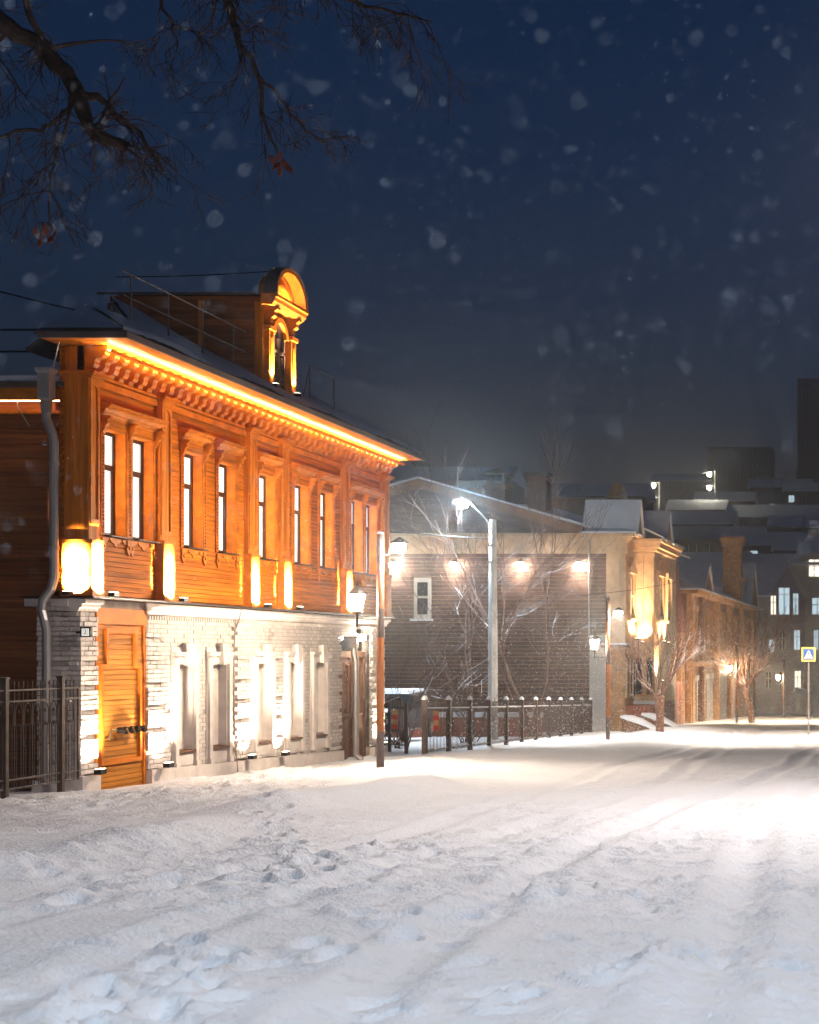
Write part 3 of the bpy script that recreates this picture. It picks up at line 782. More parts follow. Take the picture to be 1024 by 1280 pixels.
# pale downpipe in front of the door
MB().lathe([(.11, 1.50), (.13, 1.72), (.14, 1.74)], XB+.12, 36.42, 4, R(45)).tube([(XB+.12, 36.42, 1.5), (XB+.12, 36.42, 1.35), (XB+.16, 36.42, 1.2), (XB+.16, 36.42, -1.0), (XB+.3, 36.42, -1.12)], .075, 10).build('downpipe', M['zinc'], house)
# lamp over the carved door
dl = MB().box(XB-.02, XB+.10, 36.95, 37.15, 1.83, 1.95).build('door_lamp', M['black'], house)
MB().lathe([(.03, 1.68), (.08, 1.71), (.09, 1.78), (.05, 1.82)], XB+.10, 37.05, 10).build('bulb', M['bulb'], dl)
lamp('POINT', 'door_light', house, (XB+.22, 37.05, 1.66), 45, SOFT, size=.08)

# floodlights at the foot of the brick piers
def low_flood(y, power=620, x=XB+.24):
    z = ptop(y)+.03
    fx = MB().box(x-.06, x+.05, y-.09, y+.09, z, z+.08).build('floodlight', M['black'], house)
    MB().box(x-.05, x+.04, y-.08, y+.08, z+.082, z+.088).build('lens', M['lens'], fx)
    lamp('SPOT', 'flood_light', house, (x, y, z+.12), power, SOFT, (XB+.09, y, z+1.6), .05, 140, .7)
for y in (24.45, 26.77, 30.3, 31.98, 38.3): low_flood(y)

# downpipe at the near corner
dp = MB()
dp.lathe([(.07, 5.10), (.09, 5.30), (.13, 5.34), (.13, 5.72), (.17, 5.76), (.17, 5.80)], -13.02, 24.03, 4, R(45))
dp.tube([(-13.02, 24.03, 5.12), (-13.02, 24.03, 5.02), (-12.93, 24.03, 4.80), (-12.90, 24.03, 4.65), (-12.90, 24.03, 2.55), (-12.93, 24.00, 2.38), (-13.05, 23.98, 2.2), (-13.06, 23.98, 2.05), (-13.02, 23.98, 1.9), (-13.0, 24.0, 1.75), (-13.0, 24.0, -.5), (-12.95, 23.85, -.62)], .068, 10)
dpo = dp.build('downpipe', M['zinc'], house, smooth=False)
for z in (4.3, 3.0, .9): MB().lathe([(.08, z), (.08, z+.05)], -12.90 if z > 2 else -13.0, 24.03 if z > 2 else 24.0, 10).build('pipe_clamp', M['zinc'], dpo)
rb = MB().tube([(-12.94, 24.03, 5.75), (-12.88, 24.05, 6.0), (-12.84, 24.06, 6.22)], .012, 5)
rb.build('cable', M['zinc'], dpo)

# ------------------------------------------------------------------ low wing to the left of the house
wing = thing('timber_wing', 'low dark brown plank wing with a flat snowy roof left of the orange house', 'building', (-16, 24.9, gz(24.9)))
WY = 24.75
MB().box(-22, -13.28, WY+.03, 32, -1.4, 5.55).build('wall_core', M['wood_x'], wing)
for (z0, z1) in wood_rows(-.9, 5.2, .235):
    for (x0, x1) in ((-22, -14.55), (-14.55, -12.87)):
        xx1 = x1 if z0 > 2.2 else min(x1, -13.28)
        piece('board', M['wood_x'], wing, x0+.004, xx1-.004, WY-.001+rnd.uniform(-.004, .004), WY+.03, z0+.006, z1-.006)
MB().box(-22, -12.88, WY-.10, WY+.05, 5.20, 5.25).box(-22, -12.88, WY-.22, WY+.05, 5.40, 5.58).build('eave_moulding', M['trim'], wing)
MB().box(-22, -13.0, WY-.16, WY-.13, 5.385, 5.398).build('led_strip', glow('dim_led_strip', (1, .66, .32), 14), wing)
MB().box(-22, -12.9, WY-.4, 32, 5.58, 5.66).build('roof', M['metal'], wing)
MB().slab([(-22, WY-.34, 5.78), (-12.95, WY-.34, 5.76), (-12.95, 31, 5.80), (-22, 31, 5.82)], .10).build('roof_snow', M['snow'], wing)
wr = MB()
for h in (6.34, 6.70): wr.tube([(-22, 25.6, h), (-13.2, 25.6, h+.03)], .018, 5)
for x in (-16.8, -15.3, -13.45): wr.tube([(x, 25.6, 5.66), (x+.05, 25.6, 6.75)], .022, 5)
wr.tube([(-13.45, 25.6, 6.35), (-13.3, 25.6, 5.75)], .02, 5)
wr.build('roof_railing', M['iron'], wing)
MB().tube([(-13.8, WY-.12, 5.5), (-13.8, WY-.12, 5.3), (-13.65, WY-.05, 5.0)], .01, 5).build('cable', M['zinc'], wing)

# ------------------------------------------------------------------ wrought-iron fence at the left
fen = thing('iron_fence', 'ornate black wrought-iron fence with arched tops at the left edge', 'fence', (-12.5, 22, gz(22)))
FX = -12.5
f0, f1 = 19.0, 23.98
post_ys = [23.48, 21.98, 20.4]
for y in post_ys: MB().box(FX-.04, FX+.04, y-.04, y+.04, gz(y)-.3, 1.02).box(FX-.05, FX+.05, y-.05, y+.05, 1.02, 1.05).build('post', M['iron2'], fen)
for z in (.86, .70, -.42, -.55, -.72):
    yend = f1 if z > -.5 else f1-.15
    MB().box(FX-.014, FX+.014, f0, yend, z-.012, z+.012).build('rail', M['iron2'], fen)
MB().box(FX-.014, FX+.014, f1-.014, f1+.014, -.56, .87).build('end_bar', M['iron2'], fen)
pk = None; y = f1-.12; k = 0
bar_long = None; bar_short = None; arc = None
while y > f0:
    if k % 2 == 0:
        m = MB().tube([(FX, y, -.56), (FX, y, .93)], .009, 5).lathe([(.002, .90), (.018, .95), (.002, 1.0)], FX, y, 5).lathe([(.004, .02), (.02, .05), (.004, .08)], FX, y, 6)
        m.build('picket', M['iron2'], fen)
    else:
        for s in (-.055, .055): MB().tube([(FX, y+s, -.56), (FX, y+s, .34)], .007, 4).build('picket', M['iron2'], fen)
        m = MB()
        pts = [(FX, y+.09*math.cos(math.pi*j/10), .50+.17*math.sin(math.pi*j/10)) for j in range(11)]
        pts = [(FX, y+.09, .36)] + pts + [(FX, y-.09, .36)]
        m.tube(pts, .009, 4)
        m.tube([(FX, y+.10, .38), (FX, y+.06, .33), (FX, y+.02, .37), (FX, y, .33), (FX, y-.02, .37), (FX, y-.06, .33), (FX, y-.10, .38)], .009, 4)
        m.tube([(FX, y, .67), (FX, y, .98)], .008, 4)
        ao = m.build('arch', M['iron2'], fen)
        MB().lathe([(.003, .52), (.018, .55), (.003, .58)], FX, y, 5).build('knob', M['iron2'], ao)
    y -= .117; k += 1

# ------------------------------------------------------------------ lamp posts along the pavement
def lantern(mb_frame, mb_glass, cx, cy, z, s):
    mb_glass.lathe([(.085*s, z), (.15*s, z+.30*s)], cx, cy, 6)
    mb_frame.lathe([(.03*s, z-.10*s), (.03*s, z-.03*s), (.10*s, z-.03*s), (.10*s, z-.004)], cx, cy, 6)
    mb_frame.lathe([(.175*s, z+.304*s), (.175*s, z+.33*s), (.10*s, z+.42*s), (.03*s, z+.46*s), (.03*s, z+.50*s), (.002, z+.54*s)], cx, cy, 6)
    for k in range(6):
        a = 2*math.pi*k/6
        mb_frame.tube([(cx+.088*s*math.cos(a), cy+.088*s*math.sin(a), z), (cx+.155*s*math.cos(a), cy+.155*s*math.sin(a), z+.30*s)], .007*s, 4)
def lamp_post(x, y, label, h=4.45, upper=True, pw=900, glass='lantern'):
    g = snow_z(x, y)
    t = thing('lamp_post', label, 'lamp post', (x, y, g), 'lamp posts along the pavement')
    r = .068
    MB().lathe([(r*1.06, g-.3), (r*1.06, g+.72)], x, y, 14).build('base_sleeve', M['post_grey'], t)
    MB().lathe([(r, g+.72), (r, g+2.5)], x, y, 14).build('shaft', M['post_orange'], t)
    MB().lathe([(r*1.04, g+2.5), (r*1.04, g+3.05)], x, y, 14).build('collar', M['post_dark'], t)
    MB().lathe([(r*.98, g+3.05), (r*.98, g+3.92)], x, y, 14).build('shaft', M['post_brown'], t)
    MB().lathe([(r*1.03, g+3.92), (r*1.03, g+h), (r*.9, g+h+.01)], x, y, 14).build('top_sleeve', M['post_dark'], t)
    MB().lathe([(r*.98, g+h+.01), (r*.9, g+h+.04), (r*.4, g+h+.07)], x, y, 10).build('snow_cap', M['snow'], t)
    fr = MB(); gl = MB()
    zl = g+2.98; xl = x-.44
    fr.tube([(x-.05, y, g+2.86), (xl, y, g+2.86)], .018, 6).tube([(x-.05, y, g+2.74), (xl, y, g+2.74)], .014, 6).tube([(xl, y, g+2.70), (xl, y, zl-.05)], .022, 6)
    lantern(fr, gl, xl, y, zl+.03, 1.0)
    ln = fr.build('lantern', M['iron'], t); gl.build('lantern_glass', M[glass], ln)
    if upper:
        fr = MB(); gl = MB(); xl = x+.36
        fr.tube([(x+.05, y, g+4.05), (x+.16, y, g+4.08), (x+.2, y, g+4.25), (xl-.06, y, g+4.36), (xl, y, g+4.36)], .02, 6).lathe([(.02, g+4.40), (.16, g+4.31), (.17, g+4.28)], xl, y, 12)
        ln = fr.build('upper_lamp', M['iron'], t)
        gl.lathe([(.02, g+4.10), (.09, g+4.12), (.125, g+4.2), (.11, g+4.275)], xl, y, 12).build('lamp_globe', M['bulb'], ln)
        lamp('POINT', 'upper_light', t, (xl, y, g+4.0), pw*1.1, SOFT, size=.14)
lamp_post(-9.60, 29.4, 'nearest lamp post, standing in front of the orange house')
lamp_post(-9.28, 51.6, 'lamp post with a round light before the cream corner house', 4.7)
lamp_post(-8.82, 91, 'lamp post beside the leaning snowy tree', 4.6, False, 900, 'lantern_far')
lamp_post(-8.05, 121, 'farthest lamp post, small, right of the leaning tree', 4.6, False, 900, 'lantern_far')

# ------------------------------------------------------------------ concrete street-lighting poles
def street_pole(x, y, label, hx, hz, power, h=7.9, size=1.0, colr=COOL, cone=130, lens='street_lens', group='concrete street lights'):
    g = snow_z(x, y)
    t = thing('street_light', label, 'street light', (x, y, g), group)
    n = 10
    MB().lathe([(.19*size, g-.4), (.17*size, g+h*.4), (.125*size, g+h)], x, y, 8).build('pole', M['concrete'], t)
    a = MB(); zt = g+h
    d = 1 if hx > x else -1
    a.tube([(x+d*.10, y, zt-.5), (x+d*.15, y, zt-.1), (x+d*.35, y, zt+.15), (hx-d*.2, y, hz+.08), (hx, y, hz+.06)], .03, 6)
    for k in range(3): a.box(x-.14, x+.14, y-.15, y-.12, zt-.35-k*.6, zt-.28-k*.6)
    a.build('arm', M['zinc'], t)
    hd = MB().prism([(hx-.36, hz), (hx+.36, hz), (hx+.36, hz+.05), (hx+.1, hz+.14), (hx-.3, hz+.10)], 'y', y-.14, y+.14).build('lamp_head', M['post_grey'], t)
    MB().lathe([(.03, hz-.20), (.17, hz-.15), (.24, hz-.005)], hx, y, 12).build('lens', M[lens], hd)
    lamp('SPOT', 'street_lamp_light', t, (hx, y, hz-.23), power, colr, (hx, y, hz-5), .2, cone, .3)
    return t
street_pole(-13.97, 55.0, 'tall concrete street light with a bluish-white lamp before the dark gabled wall', -15.05, 6.70, 3800, 7.8, lens='bulb_cool')
street_pole(4.4, 19.5, 'concrete street light on the far side of the road, right of the picture', 2.2, 9.6, 7800, 10.4, colr=(1, .90, .86), cone=142)
street_pole(2.9, -2.5, 'concrete street light beside the camera', .4, 6.7, 8000, 7.4, colr=(.74, .86, 1.0), cone=160)
street_pole(1.6, 58, 'second concrete street light on the far side of the road', -1.0, 7.3, 14000, 10.0, colr=(1, .80, .62))
street_pole(0.6, 102, 'third concrete street light on the far side of the road', -2.4, 5.8, 24000, 9.8, colr=(1, .80, .56))

# ------------------------------------------------------------------ the dark gabled house with a cream street front
SY = 67.6
gab = thing('gabled_house', 'dark plank house with a cream timber street front and a snowy roof', 'house', (-12.2, SY, gz(SY)))
GZ = gz(SY)
MB().box(-30, -11.42, SY+.05, 84, GZ-1, 6.5).build('wall_core', M['cream'], gab)
for (z0, z1) in wood_rows(GZ-.2, 5.70, .165):
    piece('plank', M['greyplank'], gab, -30, -12.22, SY+rnd.uniform(-.006, .006), SY+.05, z0+.008, z1-.008)
MB().box(-30, -11.3, SY-.05, SY+.05, 5.70, 6.20).box(-30, -11.2, SY-.14, SY+.05, 6.20, 6.30).box(-30, -11.0, SY-.42, SY+.05, 6.42, 6.56).box(-30, -11.1, SY-.25, SY+.05, 6.30, 6.42).build('cornice', M['cream'], gab)
MB().box(-12.22, -11.40, SY-.06, SY+.1, GZ+3.2, 5.70).box(-12.0, -11.62, SY-.09, SY-.06, GZ+3.5, 5.45).build('corner_pilaster', M['cream'], gab)
MB().box(-12.95, -12.25, SY-.08, SY+.1, GZ-.3, 2.05).box(-13.0, -12.2, SY-.11, SY+.1, 2.05, 2.15).build('gate_pier', M['stone'], gab)
# gable above the cornice: planked field and raking cornice
gx, gzp = -20.35, 8.80
gl_ = [( -27.2, 6.58), (-13.5, 6.58), (gx, 8.60)]
gg = MB().prism(gl_, 'y', SY+.02, SY+.2).build('gable', M['greyplank'], gab)
for (z0, z1) in wood_rows(6.6, 8.4, .165):
    tt = (8.55-z0)/(8.55-6.58); xa_, xb_ = gx-6.85*tt*.99, gx+6.85*tt*.99
    piece('plank', M['greyplank'], gg, xa_+.05, xb_-.05, SY-.01+rnd.uniform(-.006, .006), SY+.02, z0+.008, z1-.008)
MB().prism([(gx, 8.95), (gx+.6, 8.90), (-13.2, 6.85), (-13.2, 6.58), (-13.7, 6.58), (gx, 8.55)], 'y', SY-.28, SY+.1).prism([(gx-.9, 8.72), (gx, 8.95), (gx, 8.55), (-27.2, 6.58), (-27.8, 6.75)], 'y', SY-.28, SY+.1).build('raking_cornice', M['ochre_dark'], gab)
r2 = MB()
r2.slab([(-12.9, SY-.35, 6.90), (gx, SY-.35, 9.03), (gx, 78, 9.03), (-12.9, 78, 6.90)], .08)
r2.slab([(gx, SY-.35, 9.03), (-27.9, SY-.35, 6.85), (-27.9, 78, 6.85), (gx, 78, 9.03)], .08)
r2.slab([(-10.9, SY-.4, 6.64), (-13.2, SY-.4, 6.64), (-24, 76.5, 8.7), (-17.0, 76.5, 8.7)], .08)
r2.slab([(-10.9, SY-.4, 6.64), (-17.0, 76.5, 8.7), (-17, 86, 8.7), (-10.9, 86, 6.64)], .08)
ro = r2.build('roof', M['snow'], gab)
MB().box(-18.1, -13.1, 76.45, 76.7, 8.0, 9.0).build('ridge_parapet', M['ochre_dark'], gab)
def chimney(x, y, z0, z1, w, parent, cap=False):
    c = MB().box(x-w/2, x+w/2, y-w/2, y+w/2, z0, z1).box(x-w/2-.08, x+w/2+.08, y-w/2-.08, y+w/2+.08, z1-.25, z1-.1).build('chimney', M['chimney'], parent)
    if cap:
        q = MB()
        for sx in (-1, 1):
            for sy in (-1, 1): q.box(x+sx*w*.4-.05, x+sx*w*.4+.05, y+sy*w*.4-.05, y+sy*w*.4+.05, z1, z1+.4)
        q.lathe([(w*.95, z1+.4), (w*.95, z1+.45), (.03, z1+.8)], x, y, 4, R(45)); q.build('chimney_cap', M['metal'], c)
    else: MB().box(x-w/2-.1, x+w/2+.1, y-w/2-.1, y+w/2+.1, z1+.001, z1+.12).build('chimney_cap', M['metal'], c)
chimney(-16.6, 74.0, 7.4, 9.8, .9, ro)
chimney(-18.9, 75.3, 8.0, 9.55, .95, ro, True)
MB().box(-20.3, -19.6, 75, 76, 8.3, 9.35).build('roof_hatch', M['chimney'], ro)
# arched dormer behind the ridge
MB().prism([(-13.45+.38*math.cos(math.pi*k/10), 9.0+.85*math.sin(math.pi*k/10)) for k in range(11)] + [(-13.83, 7.5), (-13.07, 7.5)], 'y', 77, 78.2).build('arched_dormer', M['ochre'], ro)
# small window in the dark wall
ws = MB().box(-20.6, -19.85, SY-.04, SY+.02, 2.85, 4.65).build('window', M['stone'], gab)
MB().box(-20.45, -20.0, SY-.05, SY-.041, 3.05, 3.75).box(-20.45, -20.0, SY-.05, SY-.041, 3.85, 4.45).build('pane', M['glass'], ws)
MB().box(-20.72, -19.75, SY-.22, SY-.041, 2.76, 2.85).build('sill', M['snow'], ws)
# wall lamps in a row
for k, x in enumerate((-21.45, -18.78, -15.92, -13.38)):
    wl = MB().tube([(x, SY, 5.35), (x, SY-.25, 5.45), (x, SY-.34, 5.38)], .025, 6).lathe([(.03, 5.40), (.19, 5.31), (.2, 5.28)], x, SY-.34, 12).build('wall_lamp', M['iron'], gab)
    MB().lathe([(.02, 5.04), (.12, 5.08), (.18, 5.18), (.15, 5.275)], x, SY-.34, 12).build('bulb', M['bulb'], wl)
    lamp('SPOT', 'wall_light', gab, (x, SY-.34, 5.01), 190, (1, .88, .72), (x, SY-.12, 2), .1, 125, .9)
MB().tube([(-12.95, SY-.12, 6.35), (-12.95, SY-.12, 2.2)], .05, 8).tube([(-12.95, SY-.12, 6.5), (-12.9, SY-.3, 6.62)], .09, 8).build('downpipe', M['zinc'], gab)
# street front and projecting bay
def front_win(x, y0, y1, z0, z1):
    w = MB().box(x-.02, x+.10, y0-.22, y0, z0-.2, z1+.2).box(x-.02, x+.10, y1, y1+.22, z0-.2, z1+.2).box(x-.02, x+.16, y0-.3, y1+.3, z1+.2, z1+.45).box(x-.02, x+.14, y0-.25, y1+.25, z0-.32, z0-.2).build('window', M['cream'], gab)
    c = (y0+y1)/2
    MB().prism([(y0-.25, z1+.45), (y1+.25, z1+.45), (c, z1+.95)], 'x', x-.02, x+.14).build('window_pediment', M['cream'], w)
    MB().box(x-.02, x+.012, y0, y1, z0, z1).build('pane', M['glass'], w)
    MB().box(x+.013, x+.04, c-.04, c+.04, z0, z1).box(x+.013, x+.04, y0, c-.04, (z0+z1)/2-.03, (z0+z1)/2+.03).box(x+.013, x+.04, c+.04, y1, (z0+z1)/2-.03, (z0+z1)/2+.03).build('window_frame', M['white'], w)
front_win(-11.40, 68.5, 69.6, 3.1, 4.7)
bay = MB().box(-11.5, -10.53, 70.2, 76.2, GZ-1, 6.35).build('bay', M['cream'], gab)
for (x0, x1) in ((-11.36, -11.0), (-10.9, -10.55)): MB().box(x0, x1, 70.12, 70.2, 1.75, 5.7).box(x0+.08, x1-.08, 70.09, 70.12, 2.0, 5.4).box(x0-.05, x1+.05, 70.08, 70.2, 5.7, 5.9).build('bay_pilaster', M['cream'], bay)
MB().box(-11.45, -10.5, 70.05, 76.3, 1.5, 1.7).build('bay_belt', M['cream'], bay)
MB().box(-11.45, -10.35, 69.9, 76.4, 5.95, 6.1).box(-11.45, -10.1, 69.6, 76.7, 6.35, 6.5).box(-11.45, -10.2, 69.75, 76.55, 6.1, 6.35).build('bay_cornice', M['cream'], bay)
front_win(-10.53, 71.2, 72.5, 3.1, 4.7); front_win(-10.53, 74.0, 75.3, 3.1, 4.7)
MB().slab([(-10.0, 69.5, 6.56), (-10.0, 76.8, 6.56), (-13, 76.8, 8.0), (-13, 69.5, 8.0)], .06).build('bay_roof', M['snow'], gab)
for (y0, y1, x, zt) in ((68.0, 69.9, -11.0, 8.1), (71.0, 73.2, -10.15, 7.9)):
    g_ = MB().prism([(y0, 6.52), (y1, 6.52), ((y0+y1)/2, zt)], 'x', x-.16, x).build('gablet', M['ochre'], gab)
    MB().prism([(y0+.3, 6.62), (y1-.3, 6.62), ((y0+y1)/2, zt-.45)], 'x', x+.001, x+.03).build('gablet_panel', M['cream'], g_)
    MB().slab([(x+.1, y0-.1, 6.52), (x+.1, (y0+y1)/2, zt+.08), (x-2.4, (y0+y1)/2, zt+.08), (x-2.4, y0-.1, 6.52)], .06).slab([(x+.1, (y0+y1)/2, zt+.08), (x+.1, y1+.1, 6.52), (x-2.4, y1+.1, 6.52), (x-2.4, (y0+y1)/2, zt+.08)], .06).build('gablet_roof', M['snow'], g_)
def gflood(x, y, z, p, tz):
    fx = MB().box(x-.06, x+.06, y-.10, y+.10, z-.05, z+.02).build('floodlight', M['black'], gab)
    MB().box(x-.05, x+.05, y-.09, y+.09, z+.022, z+.03).build('lens', M['lens'], fx)
    lamp('SPOT', 'flood_light', gab, (x, y, z+.08), p, WARM, (x-.12, y, tz), .06, 120, .7)
gflood(-11.12, 69.0, 2.0, 1700, 4); gflood(-10.3, 71.8, 1.9, 1700, 4); gflood(-11.0, 69.95, 1.85, 1500, 4)
gflood(-10.3, 73.3, 1.85, 1500, 4)
gflood(-10.2, 70.7, .1, 1600, 1.5)
# street door with canopy, arcade of arched ground-floor windows
do = MB().box(-12.15, -11.45, SY-.05, SY+.05, GZ, 1.55).build('side_door', M['ochre'], gab)
for k in range(5): piece('plank', M['ochre'], do, -12.15+.14*k+.005, -12.15+.14*(k+1)-.005, SY-.09, SY-.05, GZ, 1.5)
MB().box(-12.3, -11.2, SY-.9, SY, 1.60, 1.72).build('door_canopy', M['ochre_dark'], gab); MB().box(-12.3, -11.2, SY-.9, SY, 1.722, 1.80).build('snow_cap', M['snow'], gab)
for y in (67.95, 68.75, 69.55):
    a_ = MB().prism(arch_poly(y, .30, -.6, 1.0, 10), 'x', -11.42, -11.33).build('arched_window', M['cream'], gab)
    MB().prism(arch_poly(y, .2, -.5, 1.0, 10), 'x', -11.329, -11.32).build('pane', M['glass'], a_)
for x in (-11.22, -10.72):
    a_ = MB().prism(arch_poly(x, .2, -.6, 1.0, 10), 'y', 70.10, 70.2).build('arched_window', M['ochre'], gab)
    MB().prism(arch_poly(x, .13, -.5, 1.0, 10), 'y', 70.09, 70.099).build('pane', M['glass'], a_)
    MB().box(x-.25, x+.25, 70.0, 70.2, -.95, -.8).build('sill', M['snow'], a_)
MB().box(-11.6, -10.45, SY+.1, 76.3, GZ-.5, -.95).build('plinth', M['redwood'], gab)
# low cellar hoods under snow at its foot
for k, (x, y) in enumerate(((-10.55, 66.4), (-9.85, 67.6))):
    g = snow_z(x, y)
    h = thing('cellar_hood', ['curved snow-covered cellar hood nearest the second lamp post', 'smaller snow-covered cellar hood behind, by the pruned tree'][k], 'hatch', (x, y, g), 'cellar hoods below the cream front')
    prof = [(x-.75, g+.62), (x-.4, g+.60), (x, g+.48), (x+.4, g+.27), (x+.7, g+.05), (x+.7, g-.1), (x-.75, g-.1)]
    MB().prism([(x-.72, g+.58), (x+.62, g+.02), (x+.62, g-.1), (x-.72, g-.1)], 'y', y-.45, y+.45).build('hood', M['ochre_dark'], h)
    MB().prism([(x-.78, g+.68), (x-.4, g+.66), (x, g+.53), (x+.4, g+.30), (x+.74, g+.06), (x+.70, g+.03), (x+.4, g+.18), (x-.78, g+.59)], 'y', y-.5, y+.5).build('snow_cap', M['snow'], h)

# ------------------------------------------------------------------ iron fence between the houses, gate leaf, tape
mf = thing('iron_fence', 'long rusty-brown picket fence with snow on its rail before the dark gabled wall', 'fence', (-12, 53, gz(53)))
FA, FB = Vector((-11.8, 39.6)), Vector((-12.75, 66.8))
npost = 12
def fp(t): return FA+(FB-FA)*t
for k in range(npost):
    p = fp(k/(npost-1)); g = gz(p.y)
    po = MB().box(p.x-.06, p.x+.06, p.y-.06, p.y+.06, g-.3, g+1.42).build('post', M['iron2'], mf)
    MB().lathe([(.085, g+1.42), (.085, g+1.45), (.05, g+1.51), (.01, g+1.53)], p.x, p.y, 6).build('snow_cap', M['snow'], po)
for k in range(npost-1):
    a, b = fp(k/(npost-1)), fp((k+1)/(npost-1))
    for h in (1.18, .12):
        MB().tube([(a.x, a.y, gz(a.y)+h), (b.x, b.y, gz(b.y)+h)], .022, 4).build('rail', M['iron2'], mf)
    rs = MB().tube([(a.x, a.y+.07, gz(a.y)+1.205), (b.x, b.y-.07, gz(b.y)+1.205)], .018, 4).build('rail_snow', M['snow'], mf)
    for j in range(1, 17):
        p = a+(b-a)*(j/17); g = gz(p.y)
        piece('picket', M['iron2'], mf, p.x-.009, p.x+.009, p.y-.009, p.y+.009, g+.06, g+1.38)
gt = thing('gate_leaf', 'open iron gate leaf behind the nearest lamp post', 'gate', (-13.3, 43, gz(43)))
gp = [Vector((-13.75, 42.9)), Vector((-12.95, 41.8))]
for p in gp: MB().box(p.x-.04, p.x+.04, p.y-.04, p.y+.04, gz(p.y)-.2, gz(p.y)+1.35).build('post', M['iron2'], gt)
for h in (1.2, .2): MB().tube([(gp[0].x, gp[0].y, gz(43)+h), (gp[1].x, gp[1].y, gz(42)+h)], .02, 4).build('rail', M['iron2'], gt)
for j in range(1, 10):
    p = gp[0]+(gp[1]-gp[0])*(j/10); piece('picket', M['iron2'], gt, p.x-.009, p.x+.009, p.y-.009, p.y+.009, gz(p.y)+.08, gz(p.y)+1.4)
for k, (x, y, lab) in enumerate(((-11.72, 40.4, 'red and white warning tag hung on the long picket fence'), (-13.35, 42.2, 'orange and white warning tags on the open gate leaf'))):
    g = gz(y)
    tg = thing('warning_tag', lab, 'tag', (x, y, g+.7))
    for j in range(4): MB().box(x-.07, x+.07, y-.10, y-.085, g+.62+.13*j, g+.62+.13*(j+1)-.002).build('stripe', M['red'] if j % 2 == 0 else M['ochre'], tg)

# ------------------------------------------------------------------ parked car in the yard
car = thing('parked_car', 'dark car with snow on it, parked in the yard behind the gate', 'car', (-15.6, 49.5, gz(49.5)))
cx0, cy0, cg = -16.9, 51.0, gz(51.0)
def carp(pts, x0, x1): return MB().prism([(cy0+a, cg+b) for a, b in pts], 'x', x0, x1)
body = [(-.1, .35), (-.05, .75), (.15, .95), (.9, 1.02), (1.5, 1.55), (3.4, 1.62), (4.2, 1.15), (4.4, .9), (4.4, .35)]
bd = carp(body, cx0-.88, cx0+.88).build('body', M['carpaint'], car, bevel=.06)
carp([(1.0, 1.05), (1.52, 1.48), (3.3, 1.54), (3.95, 1.1)], cx0-.89, cx0+.89).build('side_window', M['glass'], bd)
MB().prism([(cx0-.7, cg+1.06), (cx0+.7, cg+1.06), (cx0+.62, cg+1.48), (cx0-.62, cg+1.48)], 'y', cy0+.98, cy0+1.02).build('windscreen', M['glass'], bd)
for sx in (-.9, .72):
    for sy in (.75, 3.5):
        wv = MB().tube([(cx0+sx, cy0+sy, cg+.33), (cx0+sx+.18, cy0+sy, cg+.33)], .33, 16).build('wheel', M['rubber'], car)
        MB().tube([(cx0+sx-.01, cy0+sy, cg+.33), (cx0+sx+.19, cy0+sy, cg+.33)], .19, 12).build('rim', M['zinc'], wv)
for sx in (-.65, .65):
    MB().box(cx0+sx-.18, cx0+sx+.18, cy0-.10, cy0-.03, cg+.62, cg+.78).build('headlight', M['zinc'], car)
MB().prism([(cy0+.1, cg+.98), (cy0+.9, cg+1.06), (cy0+.9, cg+1.10), (cy0+.5, cg+1.10), (cy0+.1, cg+1.02)], 'x', cx0-.6, cx0+.5).prism([(cy0+1.6, cg+1.57), (cy0+3.3, cg+1.63), (cy0+3.3, cg+1.72), (cy0+1.8, cg+1.70)], 'x', cx0-.7, cx0+.7).build('snow_cap', M['snow'], car)

# snow-topped low brick wall in the yard
yw = thing('yard_wall', 'low reddish wall with a snow top in the yard behind the picket fence', 'wall', (-16.5, 60, gz(60))); yw['kind'] = 'thing'
MB().box(-21, -13.4, 60, 60.3, gz(60)-.3, gz(60)+.75).build('wall', M['redwood'], yw); MB().box(-21.05, -13.35, 59.92, 60.38, gz(60)+.75, gz(60)+.93).build('snow_cap', M['snow'], yw)

# ------------------------------------------------------------------ trees and shrubs
def grow(mb, p, d, L, r, lv, rng, spread=.6, droop=0, kids=3, seg=4, jit=.16, rmin=.004, up=.0):
    pts = [p.copy()]; rad = [r]; q = p.copy(); dd = d.normalized()
    for i in range(seg):
        dd = (dd + Vector((rng.gauss(0, jit), rng.gauss(0, jit), rng.gauss(0, jit)-droop+up))).normalized()
        q = q + dd*(L/seg); pts.append(q.copy()); rad.append(max(rmin, r*(1-.62*(i+1)/seg)))
    mb.tube(pts, rad, 5 if r > .03 else (4 if r > .012 else 3))
    if lv <= 0: return pts
    for k in range(kids):
        t = rng.uniform(.3, 1.0); i = min(seg-1, int(t*seg)); b = pts[i]+(pts[i+1]-pts[i])*(t*seg-i)
        ax = Vector((rng.gauss(0, 1), rng.gauss(0, 1), rng.gauss(0, 1))).normalized()
        nd = ((pts[i+1]-pts[i]).normalized() + ax*spread).normalized()
        grow(mb, b, nd, L*rng.uniform(.5, .75), max(rmin, rad[i]*.62), lv-1, rng, spread, droop, kids, max(2, seg-1), jit, rmin, up)
    return pts

